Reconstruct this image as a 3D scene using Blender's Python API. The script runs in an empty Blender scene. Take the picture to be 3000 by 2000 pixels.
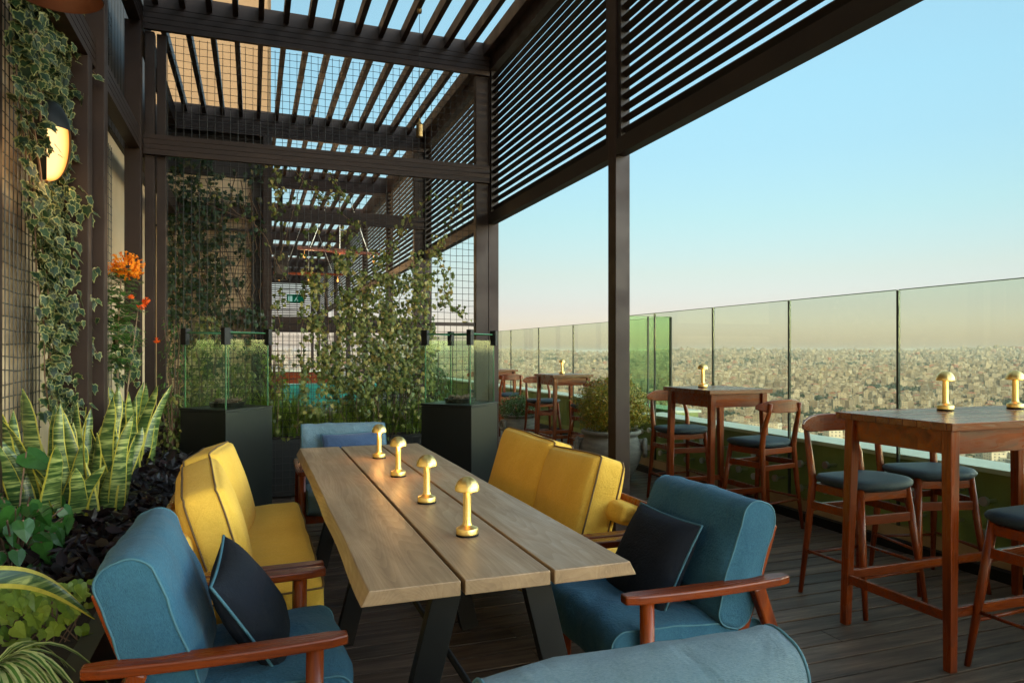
import bpy, math, random
from math import sin, cos, tan, pi, radians, sqrt, atan, atan2, hypot
from mathutils import Vector, Matrix, noise

random.seed(7)
scene = bpy.context.scene
COL = scene.collection
TH = radians(20.02); FPX = 2083.0; CAMZ = 1.4

# ---------------------------------------------------------------- helpers
def pt(px, py, Y):
    """point on the plane y = Y measured from the photograph (layout survey)"""
    t = (px - 1500) / FPX
    az = TH + atan(t)
    X = Y * tan(az)
    d = X * sin(TH) + Y * cos(TH)
    return Vector((X, Y, CAMZ + (1030 - py) * d / FPX))

def V(*a): return Vector(a)

class MB:
    def __init__(s): s.v = []; s.f = []; s.m = []; s.xf = None
    def add(s, vs, fs, mi=0):
        o = len(s.v)
        if s.xf is not None: vs = [s.xf @ Vector(p) for p in vs]
        s.v.extend([tuple(p) for p in vs])
        s.f.extend([tuple(i + o for i in f) for f in fs]); s.m.extend([mi] * len(fs))
    def box(s, x0, x1, y0, y1, z0, z1, mi=0):
        vs = [(x0,y0,z0),(x1,y0,z0),(x1,y1,z0),(x0,y1,z0),(x0,y0,z1),(x1,y0,z1),(x1,y1,z1),(x0,y1,z1)]
        s.add(vs, [(0,3,2,1),(4,5,6,7),(0,1,5,4),(1,2,6,5),(2,3,7,6),(3,0,4,7)], mi)
    def bar(s, p0, p1, w, h, up=(0,0,1), mi=0, w1=None, h1=None):
        p0 = Vector(p0); p1 = Vector(p1); d = (p1 - p0).normalized(); up = Vector(up)
        if abs(d.dot(up)) > .98: up = Vector((1,0,0))
        a = d.cross(up).normalized(); b = a.cross(d).normalized()
        w1 = w if w1 is None else w1; h1 = h if h1 is None else h1
        vs = []
        for p, ww, hh in ((p0, w, h), (p1, w1, h1)):
            for sa, sb in ((-1,-1),(1,-1),(1,1),(-1,1)): vs.append(p + a*sa*ww/2 + b*sb*hh/2)
        s.add(vs, [(3,2,1,0),(4,5,6,7),(0,1,5,4),(1,2,6,5),(2,3,7,6),(3,0,4,7)], mi)
    def tube(s, pts, rs, n=8, mi=0, cap=True, closed=False):
        pts = [Vector(p) for p in pts]
        if not isinstance(rs, (list, tuple)): rs = [rs] * len(pts)
        N = len(pts); vs = []; fs = []; pa = None
        for i, p in enumerate(pts):
            if closed: d = pts[(i+1) % N] - pts[i-1]
            else: d = pts[min(i+1, N-1)] - pts[max(i-1, 0)]
            if d.length < 1e-9: d = Vector((0,0,1))
            d.normalize()
            if pa is None:
                u = Vector((0,0,1)) if abs(d.z) < .9 else Vector((1,0,0)); a = d.cross(u).normalized()
            else:
                a = pa - d * pa.dot(d)
                if a.length < 1e-6: a = d.orthogonal()
                a.normalize()
            pa = a; b = d.cross(a)
            for k in range(n):
                t = 2*pi*k/n; vs.append(p + (a*cos(t) + b*sin(t)) * rs[i])
        for i in range(N if closed else N-1):
            j = (i+1) % N
            for k in range(n):
                l = (k+1) % n; fs.append((i*n+k, i*n+l, j*n+l, j*n+k))
        if cap and not closed:
            fs.append(tuple(reversed(range(n)))); fs.append(tuple((N-1)*n + k for k in range(n)))
        s.add(vs, fs, mi)
    def lathe(s, prof, n=24, c=(0,0,0), mi=0, capb=True, capt=True):
        vs = []; fs = []; c = Vector(c)
        for r, z in prof:
            for k in range(n):
                t = 2*pi*k/n; vs.append(c + Vector((r*cos(t), r*sin(t), z)))
        for i in range(len(prof)-1):
            for k in range(n):
                l = (k+1) % n; fs.append((i*n+k, i*n+l, (i+1)*n+l, (i+1)*n+k))
        if capb: fs.append(tuple(reversed(range(n))))
        if capt: fs.append(tuple((len(prof)-1)*n + k for k in range(n)))
        s.add(vs, fs, mi)
    def build(s, name, mats, parent=None, smooth=False, bevel=0, sub=0, loc=None, autos=None):
        me = bpy.data.meshes.new(name); me.from_pydata(s.v, [], s.f)
        if not isinstance(mats, (list, tuple)): mats = [mats]
        for m in mats: me.materials.append(m)
        if len(mats) > 1: me.polygons.foreach_set('material_index', s.m)
        if smooth: me.polygons.foreach_set('use_smooth', [True]*len(s.f))
        me.update()
        o = bpy.data.objects.new(name, me); COL.objects.link(o)
        if parent: o.parent = parent
        if loc: o.location = loc
        if bevel:
            b = o.modifiers.new('bevel', 'BEVEL'); b.width = bevel; b.segments = 2; b.limit_method = 'ANGLE'; b.angle_limit = radians(40)
        if autos:
            b = o.modifiers.new('split', 'EDGE_SPLIT'); b.split_angle = radians(35)
        if sub:
            b = o.modifiers.new('sub', 'SUBSURF'); b.levels = sub; b.render_levels = sub
        return o

def tag(o, label=None, cat=None, group=None, kind=None):
    if label: o['label'] = label
    if cat: o['category'] = cat
    if group: o['group'] = group
    if kind: o['kind'] = kind
    return o
def thing(name, label, cat, loc=(0,0,0), rz=0, group=None):
    o = bpy.data.objects.new(name, None); COL.objects.link(o); o.empty_display_size = .2
    o.location = loc; o.rotation_euler = (0,0,rz)
    return tag(o, label, cat, group)
def copy_tree(o, parent=None):
    c = o.copy(); COL.objects.link(c)
    if parent: c.parent = parent
    for ch in o.children: copy_tree(ch, c)
    return c

# ---------------------------------------------------------------- materials
def newmat(name):
    m = bpy.data.materials.new(name); m.use_nodes = True
    nt = m.node_tree; nt.nodes.clear()
    out = nt.nodes.new('ShaderNodeOutputMaterial')
    return m, nt, out
def N(nt, t, **kw):
    n = nt.nodes.new(t)
    for k, v in kw.items():
        if k in ('inp',):
            for a, b in v.items(): n.inputs[a].default_value = b
        else: setattr(n, k, v)
    return n
def c4(c): return (c[0], c[1], c[2], 1)
def ramp(nt, fac, cols):
    r = nt.nodes.new('ShaderNodeValToRGB'); e = r.color_ramp.elements
    while len(e) < len(cols): e.new(.5)
    for i, (p, c) in enumerate(cols): e[i].position = p; e[i].color = c4(c)
    nt.links.new(fac, r.inputs[0]); return r.outputs[0]
def coords(nt, scale=(1,1,1), kind='Object', rot=(0,0,0)):
    tc = nt.nodes.new('ShaderNodeTexCoord'); mp = nt.nodes.new('ShaderNodeMapping')
    mp.inputs['Scale'].default_value = scale; mp.inputs['Rotation'].default_value = rot
    nt.links.new(tc.outputs[kind], mp.inputs[0]); return mp.outputs[0]
def noisef(nt, vec, scale, detail=4, rough=.55, dist=0):
    n = nt.nodes.new('ShaderNodeTexNoise'); n.inputs['Scale'].default_value = scale
    n.inputs['Detail'].default_value = detail; n.inputs['Roughness'].default_value = rough; n.inputs['Distortion'].default_value = dist
    nt.links.new(vec, n.inputs['Vector']); return n.outputs['Fac']
def island(nt):
    return nt.nodes.new('ShaderNodeNewGeometry').outputs['Random Per Island']
def math_(nt, op, a, b):
    n = nt.nodes.new('ShaderNodeMath'); n.operation = op
    for i, x in enumerate((a, b)):
        if isinstance(x, (int, float)): n.inputs[i].default_value = x
        else: nt.links.new(x, n.inputs[i])
    return n.outputs[0]
def bumpn(nt, h, strength, dist=.01):
    b = nt.nodes.new('ShaderNodeBump'); b.inputs['Strength'].default_value = strength; b.inputs['Distance'].default_value = dist
    nt.links.new(h, b.inputs['Height']); return b.outputs[0]
def principled(nt, out, base, rough=.5, metal=0, normal=None, **kw):
    p = nt.nodes.new('ShaderNodeBsdfPrincipled')
    for key, val in (('Base Color', base), ('Roughness', rough), ('Metallic', metal)):
        if isinstance(val, (int, float)): p.inputs[key].default_value = val
        elif isinstance(val, (tuple, list)): p.inputs[key].default_value = c4(val)
        else: nt.links.new(val, p.inputs[key])
    if normal is not None: nt.links.new(normal, p.inputs['Normal'])
    for k, v in kw.items():
        k = k.replace('_', ' ')
        p.inputs[k].default_value = v
    nt.links.new(p.outputs[0], out.inputs[0]); return p

def simple(name, cols, rough=.5, nscale=6, stretch=(1,1,1), bump=.15, bdist=.004, metal=0, bscale=None, rr=None, **kw):
    m, nt, out = newmat(name); v = coords(nt, stretch)
    f = noisef(nt, v, nscale, 6, .6)
    c = ramp(nt, f, [(.3, cols[0]), (.7, cols[1])])
    nb = bumpn(nt, noisef(nt, v, bscale or nscale*6, 4), bump, bdist) if bump else None
    r = rough
    if rr: r = ramp(nt, noisef(nt, v, nscale*1.7, 4), [(.35, (rr[0],)*3), (.7, (rr[1],)*3)])
    principled(nt, out, c, r, metal, nb, **kw); return m

def wood(name, dark, mid, light, rough, axis='x', scale=1.0, bump=.12, isl=True, var=.35, rings=True, RING=.13, spec=.5):
    m, nt, out = newmat(name)
    st = {'x': (1.2, 16, 16), 'y': (16, 1.2, 16), 'z': (16, 16, 1.2)}[axis]
    tc = nt.nodes.new('ShaderNodeTexCoord')
    off = nt.nodes.new('ShaderNodeVectorMath'); off.operation = 'ADD'
    nt.links.new(tc.outputs['Object'], off.inputs[0])
    if isl:
        sc = nt.nodes.new('ShaderNodeVectorMath'); sc.operation = 'SCALE'; sc.inputs[0].default_value = (7, 11, 5)
        nt.links.new(island(nt), sc.inputs['Scale']); nt.links.new(sc.outputs[0], off.inputs[1])
    mp = nt.nodes.new('ShaderNodeMapping'); mp.inputs['Scale'].default_value = tuple(a*scale for a in st)
    nt.links.new(off.outputs[0], mp.inputs[0])
    f = noisef(nt, mp.outputs[0], 1.3, 8, .62, .6)
    if rings:
        w = nt.nodes.new('ShaderNodeTexNoise'); w.inputs['Scale'].default_value = .35; w.inputs['Detail'].default_value = 1
        nt.links.new(mp.outputs[0], w.inputs['Vector'])
        s = math_(nt, 'MULTIPLY', w.outputs['Fac'], 34); s = math_(nt, 'FRACT', s, 0)
        s = math_(nt, 'MULTIPLY', s, RING); f = math_(nt, 'ADD', f, s); f = math_(nt, 'SUBTRACT', f, RING*.45)
    c = ramp(nt, f, [(.3, dark), (.5, mid), (.72, light)])
    if isl:
        mx = nt.nodes.new('ShaderNodeHueSaturation'); nt.links.new(c, mx.inputs['Color'])
        vv = math_(nt, 'MULTIPLY', island(nt), var); vv = math_(nt, 'ADD', vv, 1 - var/2)
        wear = noisef(nt, tc.outputs['Object'], 2.6, 5, .65, .4); vv = math_(nt, 'ADD', vv, math_(nt, 'MULTIPLY', math_(nt, 'SUBTRACT', wear, .5), .75)); nt.links.new(vv, mx.inputs['Value']); c = mx.outputs[0]
    nb = bumpn(nt, f, bump, .004)
    rf = ramp(nt, f, [(.3, (rough+.14,)*3), (.7, (max(rough-.06, .05),)*3)])
    principled(nt, out, c, rf, 0, nb, Specular_IOR_Level=spec); return m

def fabric(name, a, b, rough=.85, wrinkle=.25, sheen=.25):
    m, nt, out = newmat(name); v = coords(nt)
    f1 = noisef(nt, v, 3.0, 3); f2 = noisef(nt, v, 160, 3)
    wv = coords(nt, (1,1,9)); f3 = noisef(nt, wv, 110, 2)
    f = math_(nt, 'ADD', math_(nt, 'MULTIPLY', f1, .45), math_(nt, 'ADD', math_(nt, 'MULTIPLY', f2, .3), math_(nt, 'MULTIPLY', f3, .3)))
    c = ramp(nt, f, [(.38, a), (.64, b)])
    h = math_(nt, 'ADD', math_(nt, 'MULTIPLY', noisef(nt, v, 9, 3, .5, .8), 6*wrinkle), math_(nt, 'MULTIPLY', f3, .5))
    nb = bumpn(nt, h, .75, .008)
    p = principled(nt, out, c, rough, 0, nb)
    p.inputs['Sheen Weight'].default_value = sheen; p.inputs['Sheen Roughness'].default_value = .5
    p.inputs['Specular IOR Level'].default_value = .25
    return m

def leafmat(name, cols, rough=.42, trans=.25):
    m, nt, out = newmat(name)
    c = ramp(nt, island(nt), cols)
    v = coords(nt); n2 = noisef(nt, v, 60, 3)
    hs = nt.nodes.new('ShaderNodeHueSaturation'); nt.links.new(c, hs.inputs['Color'])
    nt.links.new(math_(nt, 'ADD', math_(nt, 'MULTIPLY', n2, .7), .65), hs.inputs['Value'])
    p = nt.nodes.new('ShaderNodeBsdfPrincipled'); nt.links.new(hs.outputs[0], p.inputs['Base Color']); p.inputs['Roughness'].default_value = rough
    p.inputs['Specular IOR Level'].default_value = .35
    t = nt.nodes.new('ShaderNodeBsdfTranslucent'); nt.links.new(hs.outputs[0], t.inputs[0])
    mx = nt.nodes.new('ShaderNodeMixShader'); mx.inputs[0].default_value = trans
    nt.links.new(p.outputs[0], mx.inputs[1]); nt.links.new(t.outputs[0], mx.inputs[2]); nt.links.new(mx.outputs[0], out.inputs[0])
    return m

def glassmat(name, tint, refl=1.0, rough=.02):
    m, nt, out = newmat(name)
    tr = nt.nodes.new('ShaderNodeBsdfTransparent'); tr.inputs[0].default_value = c4(tint)
    gl = nt.nodes.new('ShaderNodeBsdfGlossy'); gl.inputs['Roughness'].default_value = rough; gl.inputs[0].default_value = (.8,.95,.85,1)
    fr = nt.nodes.new('ShaderNodeFresnel'); fr.inputs[0].default_value = 1.45
    f = math_(nt, 'MULTIPLY', fr.outputs[0], refl)
    gq = nt.nodes.new('ShaderNodeNewGeometry'); f = math_(nt, 'MULTIPLY', f, math_(nt, 'SUBTRACT', 1.0, gq.outputs['Backfacing']))
    mx = nt.nodes.new('ShaderNodeMixShader'); nt.links.new(f, mx.inputs[0])
    nt.links.new(tr.outputs[0], mx.inputs[1]); nt.links.new(gl.outputs[0], mx.inputs[2]); nt.links.new(mx.outputs[0], out.inputs[0])
    return m
def emis(name, col, s):
    m, nt, out = newmat(name); e = nt.nodes.new('ShaderNodeEmission'); e.inputs[0].default_value = c4(col); e.inputs[1].default_value = s
    nt.links.new(e.outputs[0], out.inputs[0]); return m

M = {}
M['brown'] = simple('bronze_brown_metal', [(.020,.0098,.0068), (.034,.0178,.0128)], .5, 3, (1,1,1), .08, .002, rr=(.42,.62), Specular_IOR_Level=.3)
M['browng'] = simple('brown_grooved_board', [(.019,.0092,.0064), (.034,.0175,.0125)], .55, 2, (1.5,14,14), .12, .002, Specular_IOR_Level=.3)
M['slat'] = simple('dark_louvre_metal', [(.013,.008,.006), (.022,.014,.010)], .55, 3, bump=.05, Specular_IOR_Level=.3)
M['cladding'] = simple('dark_cladding', [(.014,.009,.007), (.024,.015,.011)], .6, 2, (1,1,6), .1)
M['stucco'] = simple('tan_stucco', [(.66,.49,.30), (.78,.59,.38)], .85, 2.2, bump=.35, bdist=.004, bscale=60)
M['stucco2'] = simple('sunlit_tan_stucco', [(.20,.125,.060), (.23,.147,.075)], .85, .6, bump=.3, bdist=.01, bscale=12)
M['oak'] = wood('weathered_oak', (.235,.145,.076), (.295,.187,.102), (.36,.236,.135), .42, 'y', 1.0, .3, var=.12)
M['teak'] = wood('red_teak', (.075,.013,.002), (.16,.027,.004), (.25,.050,.008), .26, 'x', 1.3, .06, var=.25, spec=.32)
M['teakz'] = wood('red_teak_upright', (.075,.013,.002), (.16,.027,.004), (.25,.050,.008), .26, 'z', 1.3, .06, var=.25, spec=.32)
M['teaky'] = wood('red_teak_board', (.075,.018,.006), (.14,.034,.010), (.20,.052,.016), .24, 'x', 1.3, .08, var=.25)
M['deck'] = wood('dark_deck_board', (.030,.018,.012), (.078,.047,.030), (.15,.095,.062), .5, 'x', .9, .35, var=.7, RING=.08)
M['blue'] = fabric('teal_blue_canvas', (.014,.070,.125), (.036,.125,.195), sheen=.06, wrinkle=.35)
M['bluelit'] = fabric('skylit_blue_canvas', (.070,.135,.18), (.135,.205,.25), sheen=.10, wrinkle=.45)  # chair blue with skylight put into its colour
M['pipe'] = simple('blue_piping', [(.028,.095,.135), (.05,.15,.20)], .7)
M['navy'] = fabric('navy_canvas', (.0028,.0045,.009), (.0065,.010,.018), wrinkle=.18, sheen=0)
M['yellow'] = fabric('yellow_canvas', (.74,.41,.045), (.88,.54,.085), sheen=.05, wrinkle=.28)
M['ypipe'] = simple('brown_piping', [(.10,.055,.02), (.18,.10,.04)], .8)
M['seat'] = fabric('slate_vinyl', (.014,.025,.040), (.028,.046,.066), .5, .05, 0)
M['brass'] = simple('brushed_brass', [(.80,.54,.17), (.90,.66,.26)], .36, 4, (1,1,40), .05, .001, metal=1, rr=(.32,.44))
M['brassd'] = simple('old_brass', [(.32,.19,.07), (.46,.29,.11)], .35, 8, bump=.05, metal=1)
M['copper'] = simple('copper_shade', [(.07,.022,.008), (.11,.035,.012)], .45, 5, bump=.05, metal=.4)
M['black'] = simple('black_steel', [(.0035,.0035,.0035), (.006,.006,.006)], .5, 8, bump=.05, Specular_IOR_Level=.25)
M['column'] = simple('charcoal_powder_coat', [(.0045,.005,.0045), (.007,.008,.007)], .42, 3, bump=.1, bdist=.001, bscale=300, Specular_IOR_Level=.35)
M['steel'] = simple('stainless_steel', [(.5,.5,.48), (.65,.65,.62)], .3, 10, metal=1, bump=.02)
M['wire'] = simple('black_wire', [(.012,.010,.009), (.02,.016,.014)], .5, bump=0)
M['glass'] = glassmat('green_tinted_glass', (.86,.905,.83), .9)
M['glassg'] = glassmat('deep_green_glass', (.78,.915,.78), .5)
M['glassc'] = glassmat('clear_lantern_glass', (.92,.96,.905), 1.1, .05)
M['gedge'] = simple('green_glass_edge', [(.035,.12,.055), (.06,.17,.085)], .2, bump=0)
M['joint'] = simple('dark_silicone_joint', [(.012,.016,.010), (.02,.025,.016)], .5, bump=0)
M['olive'] = simple('glass_shaded_parapet_render', [(.27,.31,.11), (.34,.38,.14)], .8, 3, bump=.2)  # tan wall coloured olive for the green glass tint and shade over it
M['tanlow'] = simple('sandstone_plinth', [(.36,.23,.13), (.48,.33,.20)], .8, 4, bump=.2)
M['coping'] = simple('pale_coping_stone', [(.62,.64,.54), (.74,.75,.64)], .7, 4, bump=.15)
M['pot'] = simple('grey_concrete_pot', [(.13,.115,.095), (.24,.215,.18)], .85, 7, (1,1,5), .5, .006, bscale=30)
M['soil'] = simple('dark_soil', [(.012,.008,.005), (.03,.02,.012)], .95, 30, bump=.8, bdist=.02)
M['rock'] = simple('lava_rock', [(.07,.04,.03), (.20,.13,.10)], .9, 14, bump=.6)
M['planter'] = simple('black_planter_panel', [(.005,.0045,.004), (.009,.008,.007)], .5, 5, bump=.1)
M['ivyg'] = leafmat('ivy_green', [(0, (.008,.022,.010)), (.5, (.018,.045,.019)), (1, (.042,.080,.030))])
M['ivym'] = leafmat('ivy_cream_margin', [(0, (.13,.15,.05)), (1, (.34,.33,.13))])
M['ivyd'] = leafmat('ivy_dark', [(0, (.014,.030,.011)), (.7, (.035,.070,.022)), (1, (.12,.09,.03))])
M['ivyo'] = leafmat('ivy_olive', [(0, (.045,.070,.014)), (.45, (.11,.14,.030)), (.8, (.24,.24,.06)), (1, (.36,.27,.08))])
M['grass'] = leafmat('grass_green', [(0, (.10,.17,.02)), (.5, (.20,.29,.035)), (1, (.38,.42,.08))], .4, .4)
M['fern'] = leafmat('feathery_green', [(0, (.03,.085,.015)), (1, (.09,.19,.03))])
M['bushy'] = leafmat('boxwood_yellow_green', [(0, (.08,.10,.008)), (.55, (.24,.22,.018)), (1, (.42,.22,.03))])
M['bushg'] = leafmat('shrub_green', [(0, (.025,.065,.014)), (1, (.08,.15,.035))])
M['purple'] = leafmat('black_purple_leaf', [(0, (.003,.002,.002)), (.7, (.011,.0055,.006)), (1, (.026,.011,.011))], .35)
M['lime'] = leafmat('lime_leaf', [(0, (.08,.15,.012)), (1, (.27,.34,.035))])
M['phil'] = leafmat('glossy_green_leaf', [(0, (.014,.065,.010)), (1, (.040,.125,.020))], .3)
M['spider'] = leafmat('spider_leaf_cream', [(0, (.32,.38,.13)), (1, (.45,.47,.22))])
M['spiderg'] = leafmat('spider_leaf_green', [(0, (.05,.13,.02)), (1, (.1,.2,.04))])
M['orange'] = leafmat('orange_petal', [(0, (.95,.22,.005)), (1, (1,.42,.012))], .6)
M['red'] = leafmat('red_orange_petal', [(0, (.85,.09,.008)), (1, (.95,.17,.008))], .6)
M['stem'] = simple('woody_stem', [(.08,.045,.025), (.17,.10,.06)], .85, 20)
M['stemp'] = simple('pale_stem', [(.20,.13,.08), (.34,.23,.15)], .85, 20)
M['snedge'] = leafmat('snake_leaf_margin', [(0, (.36,.31,.035)), (1, (.58,.50,.08))])
m, nt, out = newmat('snake_leaf'); v = coords(nt, (3,3,26)); f = noisef(nt, v, 1.6, 5, .6, 1.2)
c = ramp(nt, f, [(.42, (.02,.055,.014)), (.52, (.09,.14,.035)), (.64, (.36,.40,.13))]); principled(nt, out, c, .35); M['snake'] = m
M['warm'] = emis('warm_lamp_glow', (1, .50, .14), 1.6)
m, nt, out = newmat('sconce_diffuser'); e = nt.nodes.new('ShaderNodeEmission'); lw = nt.nodes.new('ShaderNodeLayerWeight'); lw.inputs[0].default_value = .45
nt.links.new(ramp(nt, lw.outputs['Facing'], [(.10, (1,.60,.24)), (.45, (.9,.38,.08)), (1, (.3,.07,.01))]), e.inputs[0]); e.inputs[1].default_value = .95; nt.links.new(e.outputs[0], out.inputs[0]); M['sconce'] = m
M['bulb'] = emis('amber_bulb', (1, .42, .08), 1.2)
M['green'] = emis('exit_green', (.01, .20, .10), .14)
M['white'] = emis('exit_white', (.5, .9, .75), .22)
M['teal'] = fabric('teal_cushion', (.02,.20,.16), (.03,.28,.22))
M['deepblue'] = fabric('deep_blue_cushion', (.03,.06,.13), (.05,.09,.18))
SKY_S=0.12; SUN_S=3.0; EXPO=0.0; HAZE=0
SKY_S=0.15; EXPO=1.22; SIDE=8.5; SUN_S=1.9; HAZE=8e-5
# ================================================================ setting
POSTS = [4.27, 7.02, 10.0, 13.0, 16.0, 19.0, 22.0, 25.0, 28.0, 31.0]
XR = 2.30
# deck: boards running across the terrace, each its own plank with a gap
mb = MB(); y = -3.0; k = 0
while y < 34:
    x = -1.3 - random.random()*2
    while x < 5.0:
        L = 3.2 + random.random()*1.2; x1 = min(x + L, 5.05)
        mb.box(max(x, -1.25), x1 - .004, y, y + .132, -.03, random.uniform(-.0015, .0015)); x = x1
    y += .146
deck = mb.build('deck', M['deck'], bevel=.002); tag(deck, kind='structure')
mb = MB(); mb.box(-1.25, 5.05, -3, 34, -.5, -.031); tag(mb.build('terrace_slab', M['black']), kind='structure')

# hotel walls
w = thing('hotel_wall', 'tan rendered hotel wall behind the ivy and planting at left', 'wall', (-1.3, 3, 0))
def P(mb, name, mat, parent, **k): 
    o = mb.build(name, mat, None, **k); o.parent = parent; o.matrix_parent_inverse = Matrix.Translation(parent.location).inverted() if parent.rotation_euler.z == 0 else parent.matrix_basis.inverted(); return o
mb = MB(); mb.box(-9, -1.25, -30, 10.12, -60, 3.42); P(mb, 'wall', M['stucco'], w)
mb = MB(); mb.box(-9, -1.22, -30, 10.12, 3.425, 6.3)  # unseen height and rear run shaped to keep sun off the terrace
for yy in [i*.16 for i in range(-20, 63)]: mb.box(-1.22, -1.212, yy, yy+.14, 3.43, 6.29)
P(mb, 'upper_cladding', M['cladding'], w)
w = thing('terrace_cross_wall', 'tan wall facing the camera behind ivy and fine mesh, beyond the wire screen', 'wall', (-.5, 10.12, 0))
mb = MB(); mb.box(-1.25, .12, 10.12, 31, -.5, 3.70); P(mb, 'wall', M['stucco'], w)
mb = MB(); mb.box(-1.25, .12, 10.10, 31, 3.705, 4.56); P(mb, 'upper_cladding', M['cladding'], w)
mb = MB(); mb.box(-1.2, .12, 10.04, 10.115, 3.0, 3.02); mb.box(-.02, .12, 10.04, 10.115, 0, 3.7)
P(mb, 'corner_post', M['cladding'], w)
tw = thing('hotel_tower', 'sunlit tan tower block rising above the slatted roof', 'building', (-3, 20, 6.3))
mb = MB(); mb.box(-9, .37, 20, 45, 6.31, 26); mb.box(.37, .46, 20.35, 45, 6.31, 26); P(mb, 'wall', M['stucco2'], tw)

# ---------------------------------------------------------------- pergola
pg = thing('pergola', 'dark bronze pergola with slatted roof and louvred side above the terrace', 'pergola')
def gbeam(mb, x0, x1, y0, y1, z0, z1, n=4):
    """grooved beam along x: stacked boards with thin shadow gaps"""
    mb.box(x0+.002, x1-.002, y0+.006, y1-.006, z0+.003, z1-.003)
    h = (z1-z0)/n
    for i in range(n): mb.box(x0, x1, y0, y1, z0+i*h+(.003 if i else 0), z0+(i+1)*h-.003)
def gbeamy(mb, x0, x1, y0, y1, z0, z1, n=4):
    mb.box(x0+.006, x1-.006, y0+.002, y1-.002, z0+.003, z1-.003)
    h = (z1-z0)/n
    for i in range(n): mb.box(x0, x1, y0, y1, z0+i*h+(.003 if i else 0), z0+(i+1)*h-.003)
for i, yk in enumerate(POSTS):
    mb = MB(); mb.box(XR, XR+.11, yk, yk+.11, 0, 4.30); P(mb, 'post', M['brown'], pg, bevel=.004)
    if i < 3:
        mb = MB(); mb.box(2.163, XR-.003, yk+.002, yk+.09, 0, 4.24) if i else None
        if i: P(mb, 'inner_post', M['brown'], pg, bevel=.004)
mb = MB(); mb.box(XR, XR+.11, -2.2, -2.09, 0, 4.3); P(mb, 'post', M['brown'], pg)
for y0 in (13.0, 16, 19, 22, 25, 28, 31):
    mb = MB(); mb.box(.13, .24, y0, y0+.11, 0, 4.24); P(mb, 'post', M['brown'], pg)
mb = MB(); mb.box(.125, .235, 9.9, 10.03, 0, 4.24); P(mb, 'post', M['brown'], pg, bevel=.004)
# left posts beside the planting
mb = MB(); mb.box(-1.035, -.905, 4.76, 4.87, .3, 3.135); P(mb, 'post', M['brown'], pg, bevel=.004)
mb = MB(); mb.box(-.975, -.862, 4.99, 5.10, .3, 4.24); P(mb, 'post', M['brown'], pg, bevel=.004)
mb = MB(); mb.box(-1.03, -.905, 6.82, 6.93, .3, 4.24); P(mb, 'post', M['brown'], pg, bevel=.004)
mb = MB(); mb.box(-.90, -.822, 7.02, 7.12, .3, 4.24); P(mb, 'inner_post', M['brown'], pg, bevel=.004)
mb = MB(); mb.box(-.808, -.735, 7.06, 7.14, .3, 4.24); P(mb, 'inner_post', M['brown'], pg, bevel=.004)
# side beams along the terrace
mb = MB(); mb.box(XR, XR+.11, -2.3, 31.11, 4.303, 4.60); P(mb, 'edge_beam', M['brown'], pg)
mb = MB(); gbeamy(mb, -1.0, -.91, -2.2, 6.815, 3.14, 3.32); P(mb, 'side_rail', M['browng'], pg)
mb = MB(); gbeamy(mb, -1.0, -.91, 7.13, 9.9, 3.14, 3.32); P(mb, 'side_rail', M['browng'], pg)
mb = MB(); gbeamy(mb, -1.0, -.91, -2.2, 9.9, 4.24, 4.45); P(mb, 'side_rail', M['browng'], pg)
mb = MB(); mb.box(.13, .24, 10.2, 31, 4.243, 4.57); P(mb, 'side_rail', M['brown'], pg)
# cross beams
for j, y0 in enumerate([-2.2, 6.975, 9.955] + POSTS[3:]):
    xl = -.905 if y0 < 9 else (-1.0 if y0 < 11 else .13)
    mb = MB(); gbeam(mb, xl, XR-.003, y0, y0+.042, 4.243, 4.44)
    mb.box(xl, XR-.003, y0+.001, y0+.12, 4.442, 4.575); P(mb, 'cross_beam', M['browng'], pg)
mb = MB(); gbeam(mb, -.905, XR-.003, 6.975, 7.017, 3.14, 3.32); P(mb, 'cross_beam', M['browng'], pg)
mb = MB(); gbeam(mb, -.95, XR-.003, 9.955, 9.997, 3.14, 3.32); P(mb, 'cross_beam', M['browng'], pg)
mb = MB(); gbeam(mb, .24, 2.163, 9.955, 9.99, 1.66, 1.87, 3); P(mb, 'cross_beam', M['browng'], pg)
mb = MB(); mb.box(1.5, 2.163, 7.04, 7.085, 1.665, 1.70); P(mb, 'screen_rail', M['brown'], pg)
# rafters
XS = [-.368 + .22*k for k in range(-2, 12)]
for (ya, yb, xmin) in ((-2.15, 6.97, -1), (7.10, 9.95, -1), (10.08, 12.99, .2), (13.13, 15.99, .2), (16.13, 18.99, .2), (19.13, 30.99, .2)):
    for x in XS:
        if x < xmin: continue
        mb = MB(); mb.box(x-.024, x+.024, ya, yb, 4.465, 4.572); P(mb, 'rafter', M['brown'], pg)
for (ya, yb) in ((-2.15, 6.97), (7.10, 9.95)):
    mb = MB(); mb.box(XR-.075, XR-.004, ya, yb, 4.44, 4.575); P(mb, 'rafter', M['brown'], pg)
# louvre panels
def louvre(y0, y1, zb=2.725, zt=4.30, x=XR+.03, pitch=.075):
    mb = MB()
    mb.box(x-.028, x+.05, y0, y1, zb, zb+.11)                 # bottom rail
    mb.box(x-.018, x+.045, y0, y0+.05, zb+.112, zt); mb.box(x-.018, x+.045, y1-.05, y1, zb+.112, zt)
    z = zb + .155
    while z < zt - .03:
        mb.bar((x+.012, y0+.05, z), (x+.012, y1-.05, z), .044, .011, up=(.62, 0, 1)); z += pitch
    P(mb, 'louvre_panel', M['slat'], pg)
prev = -2.09
for yk in POSTS:
    louvre(prev + .003, yk - .003); prev = yk + .11
mb = MB(); mb.box(.25, XR-.01, 31.0, 31.1, 2.75, 2.86); z = 2.93
while z < 4.25: mb.box(.25, XR-.01, 31.03, 31.06, z-.022, z+.022); z += .085
P(mb, 'louvre_panel', M['slat'], pg)

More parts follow.
